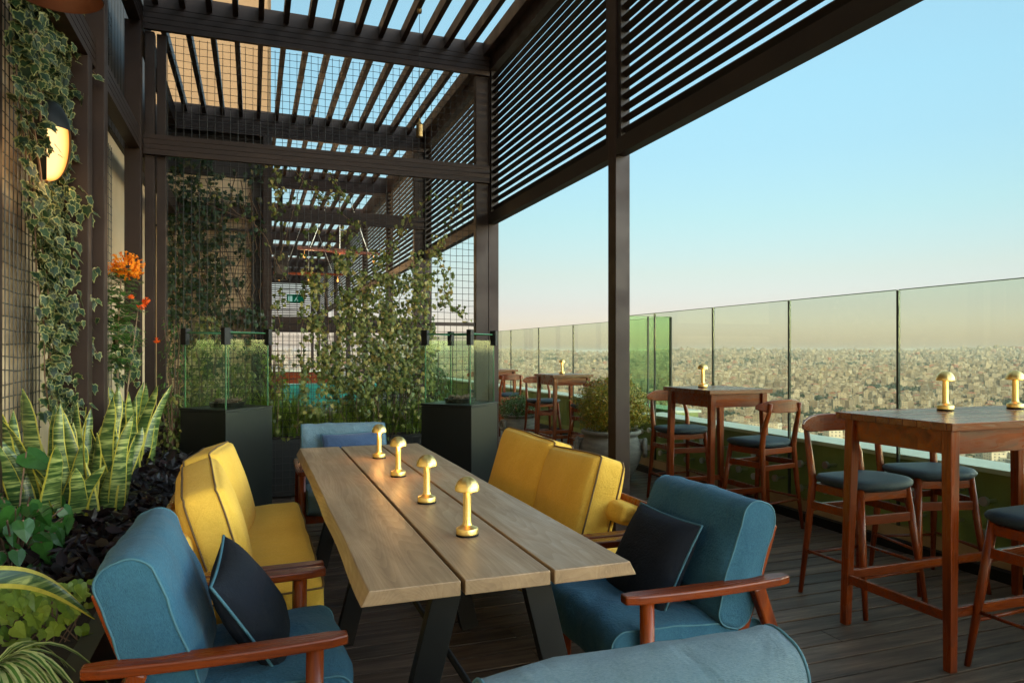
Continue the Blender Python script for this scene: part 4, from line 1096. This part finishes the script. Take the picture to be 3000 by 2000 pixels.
# --- potted bushes
def pot(label, x, y, k, ang=0, plantlab='', bush=(.40,.30), bm='bushy', seed=1):
    t = thing('planter_pot', label, 'plant pot', (x, y, 0), ang, 'grey ring handled pots')
    pr = [(.20,0),(.215,.015),(.26,.10),(.315,.22),(.335,.32),(.325,.40),(.30,.455),(.285,.48),(.30,.50),(.325,.515),(.33,.535),(.315,.55),(.285,.55),(.275,.50)]
    mb = MB(); mb.lathe([(a*k, b*k) for a, b in pr], 40, capt=False); mb.build('body', M['pot'], t, smooth=True)
    mb = MB(); mb.lathe([(.02, .49*k), (.278*k, .50*k)], 24, capb=False, capt=False); mb.build('soil', M['soil'], t)
    for s in (-1, 1):
        mb = MB(); mb.tube([(s*(.365)*k, .085*k*cos(a), (.36+.085*sin(a))*k) for a in [6.283*i/20 for i in range(20)]], .026*k, 8, 0, False, True)
        mb.lathe([(.05*k, .33*k),(.05*k,.45*k)], 10, (s*.325*k, 0, 0)); mb.build('ring_handle', M['pot'], t, smooth=True)
    rr = random.Random(seed); L = MB(); R, zc = bush
    for i in range(11000 if k > .9 else 4000):
        v = rv(rr).normalized(); q = R*(1 - .45*rr.random()**2.2)*(1 + .22*noise.noise(v*2.6+Vector((seed,0,0))) + .20*noise.noise(v*6)) * (1.12 if rr.random() < .02 else 1)
        p = Vector((x, y, 0)) + Vector((v.x*q, v.y*q, zc + v.z*q*.80))
        if p.z < .5*k: continue
        leaf(L, p, rr.uniform(.018,.034), v+rv(rr,.5), Vector((v.x*.5, v.y*.5, -.2))+rv(rr,.6), OVAL, False, 0, 1, rr, .1)
    S = MB()
    for i in range(16):
        v = rv(rr).normalized(); S.tube([(x, y, .48*k), (x+v.x*R*.4, y+v.y*R*.4, zc+v.z*R*.2), (x+v.x*R*.8, y+v.y*R*.8, zc+abs(v.z)*R*.6)], [.010,.007,.003], 5)
    plant('bush', plantlab, 'bush', L, [M[bm]], S, M['stem'], 'bushes in pots')
pot('large grey concrete pot with ring handles partly behind the brown post', 3.68, 6.94, 1.0, radians(-32), 'round yellow green clipped bush in the large grey pot', (.385, .80), 'bushy', 4)
pot('smaller grey concrete pot with ring handles next to the far bar stools', 3.85, 10.25, .80, radians(10), 'low dark green bush in the smaller grey pot', (.30, .50), 'bushg', 6)

# ---------------------------------------------------------------- lamps on wall, pendants
t = thing('wall_lamp', 'dark oval wall lamp glowing warm among the variegated ivy', 'wall lamp', (-1.14, 4.36, 2.44))
def lens(y, z): return 1
mb = MB(); n = 30; vs = []; fs = []
HL, WL, DP = .215, .095, .12
# dark bullet shaped housing: elongated dome leaning off the wall, open glowing slot low on its front
def dome(mb, t0, t1, sc=1, mi=0, only=None):
    vs = []; fs = []; A = 24; B = 8
    for i in range(A+1):
        th = t0 + (t1-t0)*i/A
        for j in range(B*2+1):
            ph = -pi/2 + pi*j/(B*2)
            zz = HL*cos(th); k = sin(th)**.75 if 0 < th < pi else 0
            vs.append(Vector((DP*sc*k*cos(ph)**.6 if abs(ph) < pi/2-1e-3 else 0, WL*sc*k*sin(ph), zz)))
    W_ = B*2+1
    for i in range(A):
        for j in range(B*2):
            if only and abs(-pi/2 + pi*(j+.5)/(B*2)) < only[0]: continue
            fs.append((i*W_+j, i*W_+j+1, (i+1)*W_+j+1, (i+1)*W_+j))
    mb.add(vs, fs, mi)
mb = MB(); dome(mb, .001, 1.30); dome(mb, 1.30, 3.05, 1.0, 0, (.80, 9)); mb.box(-.02, .03, -.045, .045, .0, .12); mb.build('housing', M['column'], t, smooth=True)
mb = MB(); dome(mb, 1.15, 3.08, .90); o = mb.build('diffuser', M['sconce'], t, smooth=True)
t.location = (-1.04, 4.44, 2.53); t.rotation_euler = (0, 0, radians(-42))
l = bpy.data.lights.new('lamp_or_fill_light', 'POINT'); l.energy = 1.0; l.color = (1,.55,.2); l.shadow_soft_size = .04
lo = bpy.data.objects.new('lamp_or_fill_light', l); COL.objects.link(lo); lo.location = (-.88, 4.28, 2.36)
# copper shade
t = thing('pendant_lamp', 'wide copper dome lamp shade at the top left corner', 'pendant lamp', (-.77, 3.35, 2.98))
mb = MB(); pr = [(.225,0),(.215,.05),(.17,.11),(.09,.15),(.03,.17),(.028,.20)]
mb.lathe(pr, 40, capb=False); mb.lathe([(a-.004, b-.004) for a, b in pr[:-1]][::-1], 40, capb=False, capt=False); mb.build('lamp_shade', M['copper'], t, smooth=True)
mb = MB(); mb.tube([(0,0,.20),(0,0,1.6)], .008, 8); mb.build('rod', M['black'], t)
mb = MB(); mb.lathe([(.002,.09),(.012,.095),(.018,.11),(.012,.13)], 14); mb.build('bulb', M['bulb'], t, smooth=True)
t.location = (-.67, 3.0, 2.70); t.scale = (.66, .66, .66)
l = bpy.data.lights.new('lamp_or_fill_light', 'POINT'); l.energy = .10; l.color = (1,.5,.2); l.shadow_soft_size = .05
lo = bpy.data.objects.new('lamp_or_fill_light', l); COL.objects.link(lo); lo.location = (-.67, 3.0, 2.64)
for q in ((1.55, 13.8, 3.05), (1.25, 17.6, 3.0), (.9, 12.0, 3.2)):  # added fill for the far terrace; the last has no lamp of its own
    l = bpy.data.lights.new('lamp_or_fill_light', 'POINT'); l.energy = 10; l.color = (1,.60,.28); l.shadow_soft_size = .15
    lo = bpy.data.objects.new('lamp_or_fill_light', l); COL.objects.link(lo); lo.location = q
# brass pendulum light
t = thing('pendant_lamp', 'small brass cylinder pendant hanging on a thin cord from the roof slats', 'pendant lamp', (1.40, 6.26, 3.32))
mb = MB(); mb.lathe([(.030,0),(.030,.105),(.012,.135),(.010,.16)], 20); mb.build('lamp_body', M['brassd'], t, smooth=False)
mb = MB(); mb.tube([(0,0,.16),(0,0,1.14)], .0022, 6); mb.build('cord', M['wire'], t)
mb = MB(); mb.lathe([(.018,1.105),(.022,1.12),(.022,1.143)], 14); mb.build('ceiling_hook', M['brassd'], t)

# ---------------------------------------------------------------- far terrace beyond the screen
def chandelier(label, x, y, z, L_, rz):
    t = thing('hanging_light', label, 'hanging light', (x, y, z), rz, 'wooden bar hanging lights')
    mb = MB(); mb.box(-L_/2, L_/2, -.03, .03, -.02, .03); mb.box(-.12, .12, -.05, .05, -.035, .045); mb.build('wooden_bar', M['teak'], t)
    mb = MB()
    for s in (-.35, .35): mb.tube([(s*L_, 0, .03), (s*L_*.25, 0, 4.5-z-.05)], .008, 5)
    mb.tube([(0,0,.04),(0,0,4.5-z-.05)], .008, 5); mb.build('cable', M['steel'], t)
    for s in (-.42, .0, .42):
        mb = MB(); mb.tube([(s*L_,0,-.02),(s*L_,0,-.10)], .004, 5); mb.lathe([(.012,-.17),(.020,-.15),(.018,-.12),(.008,-.10)], 12, (s*L_,0,0)); mb.build('bulb', M['bulb'], t)
chandelier('nearer wooden bar light hanging beyond the ivy screen', 1.55, 13.8, 3.30, 1.6, .2)
chandelier('farther wooden bar light hanging beyond the ivy screen', 1.25, 17.6, 3.25, 1.6, -.1)
t = thing('loudspeaker', 'black box loudspeaker under the roof slats beside the dark post', 'loudspeaker', (.48, 13.5, 2.95))
mb = MB(); mb.box(-.12,.12,-.1,.12,-.25,.25); mb.build('cabinet', M['black'], t, bevel=.02)
mb = MB(); mb.lathe([(.09,0),(.07,-.02),(.02,-.015)], 18); o = mb.build('speaker_cone', M['wire'], t); o.matrix_local = Matrix.Translation((0,-.101,-.08)) @ Matrix.Rotation(pi/2, 4, 'X')
mb = MB(); mb.box(-.02,.02,.0,.04,.25,1.3); mb.build('bracket', M['black'], t)
t = thing('exit_sign', 'small green emergency exit sign with a white figure, seen through the ivy', 'exit sign', (.95, 17.5, 2.65))
mb = MB(); mb.box(-.20,.20,-.02,.02,-.10,.10); mb.build('sign_box', M['green'], t)
mb = MB(); mb.box(-.17,-.08,-.024,-.021,-.07,.07); mb.build('doorway_symbol', M['white'], t)
mb = MB(); mb.bar((.0,-.024,-.01),(.03,-.024,.04),.006,.022); mb.bar((.0,-.024,-.01),(-.03,-.024,-.06),.006,.014); mb.bar((.0,-.024,-.01),(.05,-.024,-.05),.006,.014); mb.lathe([(.001,-.012),(.012,0),(.001,.012)], 8, (.04,-.024,.062)); mb.build('running_figure', M['white'], t)
mb = MB(); mb.box(-.005,.005,-.005,.005,.1,1.8); mb.build('hanger', M['black'], t)
t = thing('bar_counter', 'brown wooden counter with pale top seen through the ivy', 'counter', (.75, 15.5, 0))
mb = MB(); mb.box(-.5,.75,-.25,.25,0,.98); mb.build('body', M['teak'], t)
mb = MB(); mb.box(-.55,.8,-.3,.3,.985,1.03); mb.build('countertop', M['coping'], t)
t = thing('sofa', 'low dark blue sofa with teal back cushions, seen through the ivy', 'sofa', (1.1, 11.8, 0))
mb = rounded_cushion(1.7,.75,.22,.05,.02); o = mb.build('seat_cushion', M['deepblue'], t, smooth=True); o.location = (.05,0,.36)
mb = rounded_cushion(1.7,.2,.42,.05,.01); o = mb.build('back_cushion', M['teal'], t, smooth=True); o.location = (.05,.32,.66)
mb = MB(); mb.box(-.85,.95,-.38,.42,.18,.24)
for a in (-.8,.88):
    for b in (-.33,.36): mb.box(a,a+.05,b,b+.05,0,.18)
mb.build('seat_frame', M['teak'], t)
# ================================================================ city and terrain
GZ = -112.0
def ground(x, y):
    d = hypot(x, y)
    if d < 900: b = GZ
    elif d < 5600: b = GZ + 108*((d-900)/4700)**.85
    else: b = GZ + 108 - (d-5600)*.03
    k = min(1, max(0, (d-700)/1500)); a = atan2(x, y)
    b += k*((16+14*min(1,d/5000))*noise.noise(Vector((x/900, y/900, 1))) + 7*noise.noise(Vector((x/330, y/330, 4))))
    return b
mb = MB(); rings = [3, 60, 200, 400, 600, 700] + [700 + 60*i for i in range(1, 40)] + [3200 + 130*i for i in range(0, 24)] + [6500, 7500, 9000, 12000, 17000]
A0, A1, NA = -180, 180, 300
vs = []; fs = []
for rr in rings:
    for i in range(NA):
        a = radians(A0 + (A1-A0)*i/NA); x, y = rr*sin(a), rr*cos(a); vs.append((x, y, ground(x, y)))
for i in range(len(rings)-1):
    for k in range(NA): fs.append((i*NA+k, (i+1)*NA+k, (i+1)*NA+(k+1)%NA, i*NA+(k+1)%NA)[::-1])
fs.append(tuple(range(NA)))
mb.add(vs, fs)
m, nt, out = newmat('city_ground'); v = coords(nt)
f = noisef(nt, v, .012, 6, .65); f2 = noisef(nt, v, .05, 3)
c = ramp(nt, math_(nt, 'ADD', math_(nt, 'MULTIPLY', f, .6), math_(nt, 'MULTIPLY', f2, .4)), [(.36, (.035,.045,.020)), (.47, (.13,.11,.065)), (.60, (.22,.175,.11))])
principled(nt, out, c, .95); M['cityground'] = m
tag(mb.build('terrain', M['cityground'], smooth=True), kind='structure')

def citymat(name, cols, sat=1):
    m, nt, out = newmat(name); c = ramp(nt, island(nt), cols)
    v = coords(nt); f = noisef(nt, v, .25, 3); hs = nt.nodes.new('ShaderNodeHueSaturation'); nt.links.new(c, hs.inputs['Color'])
    nt.links.new(math_(nt, 'ADD', math_(nt, 'MULTIPLY', f, .5), .75), hs.inputs['Value']); principled(nt, out, hs.outputs[0], .9); return m
M['hwall'] = citymat('limestone_house_wall', [(0, (.16,.115,.068)), (.4, (.26,.20,.12)), (.75, (.40,.32,.21)), (1, (.11,.085,.055))])
M['hwall2'] = citymat('grey_white_house_wall', [(0, (.38,.33,.26)), (1, (.48,.43,.35))])
M['hwalln'] = citymat('pale_near_house_wall', [(0, (.30,.23,.15)), (.4, (.46,.37,.25)), (.75, (.60,.52,.39)), (1, (.24,.18,.11))])
M['hroof'] = simple('house_flat_roof', [(.19,.155,.11), (.30,.25,.18)], .9, .3, bump=0)
M['hred'] = simple('terracotta_roof', [(.24,.085,.045), (.34,.14,.075)], .85, .5, bump=0)
M['hwin'] = simple('house_window', [(.03,.035,.04), (.06,.07,.075)], .3, 1, bump=0)
M['ctree'] = leafmat('city_tree_leaf', [(0, (.012,.026,.010)), (.6, (.025,.050,.016)), (1, (.055,.080,.025))])

def house_geo(mb, W, D, H, r, detail=True, red=False, mi=(0,1,2,3)):
    """box house with parapet, roof room, water tanks, window openings"""
    def winface(x0, x1, y, ax, sg, z0, z1):
        n = max(2, int(abs(x1-x0)/3.4)); fl = max(1, int((z1-z0)/3.3))
        for i in range(n):
            for j in range(fl):
                if r.random() < .12: continue
                a = x0 + (x1-x0)*(i+.5)/n; w = .65; zc = z0 + (j+.55)*(z1-z0)/fl
                if ax == 'y': q = [(a-w, y, zc-.75), (a+w, y, zc-.75), (a+w, y, zc+.75), (a-w, y, zc+.75)]
                else: q = [(y, a-w, zc-.75), (y, a+w, zc-.75), (y, a+w, zc+.75), (y, a-w, zc+.75)]
                mb.add(q, [(0,1,2,3)], mi[2])
    mb.box(-W/2, W/2, -D/2, D/2, -8, H, mi[0])
    if red:
        rh = W*.2; o = .5
        mb.add([(-W/2-o,-D/2-o,H+.05),(W/2+o,-D/2-o,H+.05),(W/2+o,D/2+o,H+.05),(-W/2-o,D/2+o,H+.05),(-W*.2,0,H+rh),(W*.2,0,H+rh)], [(0,1,5,4),(1,2,5),(2,3,4,5),(3,0,4),(3,2,1,0)], mi[3])
    else:
        for a in ((-W/2,W/2,-D/2,-D/2+.3),(-W/2,W/2,D/2-.3,D/2),(-W/2,-W/2+.3,-D/2+.3,D/2-.3),(W/2-.3,W/2,-D/2+.3,D/2-.3)): mb.box(a[0],a[1],a[2],a[3],H,H+.9,mi[0])
        mb.box(-W/2+.3,W/2-.3,-D/2+.3,D/2-.3,H+.01,H+.06,mi[1])
        cx, cy = W*r.uniform(-.2,.2), D*r.uniform(-.2,.2); mb.box(cx-W*.16,cx+W*.16,cy-D*.14,cy+D*.14,H+.07,H+3,mi[0])
        if detail:
            for k in range(3): a, b = W*r.uniform(-.4,.4), D*r.uniform(-.4,.4); mb.lathe([(.6,H+.07),(.6,H+1.5)], 8, (a,b,0), mi[1])
    if detail:
        for sg in (-1, 1):
            winface(-W/2+1, W/2-1, sg*(D/2+.05), 'y', sg, 0, H); winface(-D/2+1, D/2-1, sg*(W/2+.05), 'x', sg, 0, H)
        if not red and r.random() < .8:
            n = int(H/3.3)
            for j in range(1, n): mb.box(-W*.2, W*.25, -D/2-1.2, -D/2-.06, j*3.3, j*3.3+.9, mi[0])
hr = random.Random(31); protos = []
kinds = [('cream flat roofed apartment house in the city below', False, 14, 13, 13), ('low pale stone house with roof tanks in the city below', False, 17, 12, 7),
         ('tall limestone apartment block in the city below', False, 15, 15, 20), ('stone house with a red tiled roof in the city below', True, 15, 12, 7),
         ('wide pale flat roofed building in the city below', False, 23, 14, 10), ('grey white cube like house in the city below', False, 12, 12, 10),
         ('stepped cream stone house in the city below', False, 16, 14, 10), ('long low red roofed building in the city below', True, 24, 11, 7)]
for lab, red, W, D, H in kinds:
    mb = MB(); house_geo(mb, W, D, H, hr, True, red)
    if 'stepped' in lab:
        mb.box(-W/2-4, -W/2-.02, -D/2+1, D/2-1, -8, H*.6, 0); mb.box(W*.05, W/2+3, -D/2-3, -D/2-.06, -8, H*.4, 0)
    me = mb.build('house', [M['hwall2'] if 'grey' in lab else M['hwalln'], M['hroof'], M['hwin'], M['hred']])
    protos.append((me, lab))
spots = []; r = random.Random(32); d = 690.0
while d < 5700:
    st = 18.5 if d < 1050 else 15 + (d-690)*.0030; a = radians(-2) if d > 2600 else radians(8)
    amax = radians(66)
    while a < amax:
        aa = a + r.uniform(-.36,.36)*st/d; dd = d + r.uniform(-.36,.36)*st; x, y = dd*sin(aa), dd*cos(aa)
        spots.append((dd, aa, x, y, st)); a += st/d
    d += st*.95
park = lambda x, y: noise.noise(Vector((x/150, y/150, 7)))*.8 + noise.noise(Vector((x/48, y/48, 2)))*.45
ht = []; tr = []
for s in spots:
    k = park(s[2], s[3])
    (tr if k > (.18 if s[0] < 1250 else .30) or r.random() < (.15 if s[0] < 1300 else .05) else ht).append(s)
used_p = [0]*len(protos); cnt = 0; C = MB(); CM = [M['hwall'], M['hroof'], M['hwin'], M['hred']]
vis = lambda s: radians(17) < s[1] < radians(57) and s[0] > 760
for s in ht:
    dd, aa, x, y, st = s; z = ground(x, y); rz = r.random()*pi
    if cnt < 290 and vis(s):
        pi_ = r.choices(range(8), [18,12,10,7,10,12,12,5])[0]; me, lab = protos[pi_]
        if used_p[pi_] == 0: o = me; used_p[pi_] = 1
        else: o = me.copy(); COL.objects.link(o)
        o.location = (x, y, z); o.rotation_euler = (0,0,rz); k = r.uniform(.75, 1.05); o.scale = (k, k, k*r.uniform(.85,1.2))
        tag(o, lab, 'house', 'houses in the city below the terrace: ' + lab.split(' in the')[0]); cnt += 1
    elif s[0] > 745 or not vis(s):
        W = st*r.uniform(.5,.85); D = st*r.uniform(.45,.75); H = min(26, r.choice((5,6,8,8,10,11,13,18))*(1 + (dd-700)*.00006)*r.uniform(.8,1.2))
        sub = MB(); near = dd < 2400
        if near: house_geo(sub, W, D, H, r, dd < 1900, r.random() < .13)
        else:
            sub.box(-W/2, W/2, -D/2, D/2, -8, H, 0 if r.random() > .05 else 3)
            if r.random() < .6: sub.box(-W*.2, W*.25, -D*.2, D*.2, H, H*r.uniform(1.15,1.5), 0)
            for q in range(2):
                hx = W*r.uniform(-.4,.2); sub.add([(hx,-D/2-.1,H*.2),(hx+W*.14,-D/2-.1,H*.2),(hx+W*.14,-D/2-.1,H*.8),(hx,-D/2-.1,H*.8)], [(0,1,2,3)], 2)
        cs, sn = cos(rz), sin(rz); o = len(C.v)
        C.v.extend([(x + p[0]*cs - p[1]*sn, y + p[0]*sn + p[1]*cs, z + p[2]) for p in sub.v]); C.f.extend([tuple(i+o for i in f) for f in sub.f]); C.m.extend(sub.m)
tag(C.build('distant_city', CM), 'pale stone city houses covering the hills to the horizon', 'city', kind='stuff')
for i, (me, lab) in enumerate(protos):
    if not used_p[i]: bpy.data.objects.remove(me)
# trees
def tree_geo(mb, h, w, r, n, cyp=False):
    mb.tube([(0,0,-2),(0,0,h*.5)], [w*.05, w*.03], 5, 1)
    cl = [(Vector((r.gauss(0,w*.2), r.gauss(0,w*.2), h*r.uniform(.4,.85))), w*r.uniform(.22,.4)) for _ in range(6)]
    for i in range(n):
        if cyp: t = r.random(); v = rv(r).normalized(); p = Vector((v.x*w*.2*(1-t*.8), v.y*w*.2*(1-t*.8), h*(.08+.92*t)))
        else: c, q = r.choice(cl); v = rv(r).normalized(); p = c + v*q*r.uniform(.7,1.1)
        s = w*.11; u = v.orthogonal().normalized()*s; q2 = v.cross(u).normalized()*s; u = u + rv(r, s*.4)
        mb.add([p-u-q2, p+u-q2, p+u+q2, p-u+q2], [(0,1,2,3)], 0)
tp = []
for i, (lab, h, w, cyp) in enumerate((('round dark green tree among the city houses', 9, 9, False), ('broad olive green tree among the city houses', 7, 10, False), ('slim dark cypress tree among the city houses', 13, 6, True))):
    mb = MB(); tree_geo(mb, h, w, r, 170, cyp); c = mb
    cr = MB(); tk = MB()
    tp.append((mb, lab))
cnt2 = 0; T = MB(); tused = {}
for s in tr:
    dd, aa, x, y, st = s
    for q in range(5 if dd < 1500 else (3 if dd < 2600 else 2)):
        xx, yy = x + r.uniform(-.6,.6)*st, y + r.uniform(-.6,.6)*st; z = ground(xx, yy); k = r.choices((0,1,2), (5,4,2))[0]; sc = r.uniform(.7,1.3)*(1 if dd < 2600 else 1.7)
        if cnt2 < 200 and vis(s) and dd < 1150:
            if k not in tused: tused[k] = tp[k][0].build('tree', [M['ctree'], M['stem']]); o = tused[k]
            else: o = tused[k].copy(); COL.objects.link(o)
            o.location = (xx, yy, z); o.scale = (sc,)*3; o.rotation_euler = (0,0,r.random()*6); tag(o, tp[k][1], 'tree', 'trees in the city: ' + tp[k][1].split(' among')[0]); cnt2 += 1
        elif dd > 745:
            sub = MB(); tree_geo(sub, 9, 9, r, 34 if dd < 1600 else 10); o = len(T.v)
            ks = sc*(1 if dd < 1600 else 1.3)
            T.v.extend([(xx+p[0]*ks, yy+p[1]*ks, z+p[2]*sc) for p in sub.v]); T.f.extend([tuple(i+o for i in f) for f in sub.f]); T.m.extend(sub.m)
tag(T.build('distant_trees', [M['ctree'], M['stem']]), 'dark green trees scattered through the far city', 'trees', kind='stuff')

# ================================================================ light, sky, camera
SUN_AZ = radians(216); SUN_EL = radians(15)      # from +y towards +x
w = bpy.data.worlds.new('World'); scene.world = w; w.use_nodes = True; nt = w.node_tree
bg = nt.nodes['Background']; sky = nt.nodes.new('ShaderNodeTexSky'); sky.sky_type = 'NISHITA'; sky.sun_disc = False
sky.sun_elevation = SUN_EL; sky.sun_rotation = SUN_AZ; sky.altitude = 900; sky.air_density = 1.0; sky.dust_density = 1.5; sky.ozone_density = 1.0
tc = nt.nodes.new('ShaderNodeTexCoord'); sx = nt.nodes.new('ShaderNodeSeparateXYZ'); nt.links.new(tc.outputs['Generated'], sx.inputs[0])
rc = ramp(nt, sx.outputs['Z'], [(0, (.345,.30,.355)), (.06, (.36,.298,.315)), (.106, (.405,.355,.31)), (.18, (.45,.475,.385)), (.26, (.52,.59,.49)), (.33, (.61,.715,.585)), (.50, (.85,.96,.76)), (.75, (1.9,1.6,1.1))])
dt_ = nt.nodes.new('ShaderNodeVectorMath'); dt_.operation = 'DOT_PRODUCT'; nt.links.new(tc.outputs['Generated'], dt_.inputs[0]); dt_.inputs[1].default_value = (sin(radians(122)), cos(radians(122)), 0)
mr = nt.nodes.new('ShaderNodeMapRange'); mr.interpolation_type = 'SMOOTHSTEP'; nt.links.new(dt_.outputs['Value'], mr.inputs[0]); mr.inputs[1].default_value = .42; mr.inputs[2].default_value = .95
mx = nt.nodes.new('ShaderNodeMix'); mx.data_type = 'RGBA'; nt.links.new(mr.outputs[0], mx.inputs[0]); nt.links.new(rc, mx.inputs[6]); mx.inputs[7].default_value = (SIDE*1.25, SIDE, SIDE*.75, 1)  # sky brightened out of view at right, added to light the terrace
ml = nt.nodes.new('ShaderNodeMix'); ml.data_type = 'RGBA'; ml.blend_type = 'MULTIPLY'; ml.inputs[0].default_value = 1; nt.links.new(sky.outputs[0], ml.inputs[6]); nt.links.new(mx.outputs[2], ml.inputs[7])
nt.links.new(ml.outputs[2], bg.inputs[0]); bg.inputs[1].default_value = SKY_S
sd = bpy.data.lights.new('sun', 'SUN'); sd.energy = SUN_S; sd.angle = radians(.5); sd.color = (1, .84, .66)
so = bpy.data.objects.new('sun', sd); COL.objects.link(so)
dv = Vector((sin(SUN_AZ)*cos(SUN_EL), cos(SUN_AZ)*cos(SUN_EL), sin(SUN_EL)))
so.rotation_euler = dv.to_track_quat('Z', 'Y').to_euler(); so.location = (-20, -20, 20)
if HAZE:
    m, nt, out = newmat('haze'); pv = nt.nodes.new('ShaderNodeVolumePrincipled'); pv.inputs['Color'].default_value = (.92,.90,.84,1)
    pv.inputs['Density'].default_value = HAZE; pv.inputs['Anisotropy'].default_value = .2; nt.links.new(pv.outputs[0], out.inputs['Volume'])
    mb = MB(); mb.box(-7000, 17500, -3000, 17500, -360, 30); h = mb.build('haze', m); tag(h, 'thin warm haze over the city', 'haze', kind='stuff')

cam = bpy.data.cameras.new('camera'); cam.sensor_width = 36; cam.lens = FPX/3000*36; cam.shift_y = .01; cam.clip_start = .05; cam.clip_end = 40000
co = bpy.data.objects.new('camera', cam); COL.objects.link(co); co.location = (0,0,CAMZ); co.rotation_euler = (pi/2, 0, -TH)
scene.camera = co
scene.view_settings.view_transform = 'Standard'; scene.view_settings.look = 'None'; scene.view_settings.exposure = EXPO; scene.view_settings.gamma = 1
scene.cycles.max_bounces = 8; scene.cycles.transparent_max_bounces = 24; scene.cycles.diffuse_bounces = 4
scene.cycles.caustics_reflective = False; scene.cycles.caustics_refractive = False
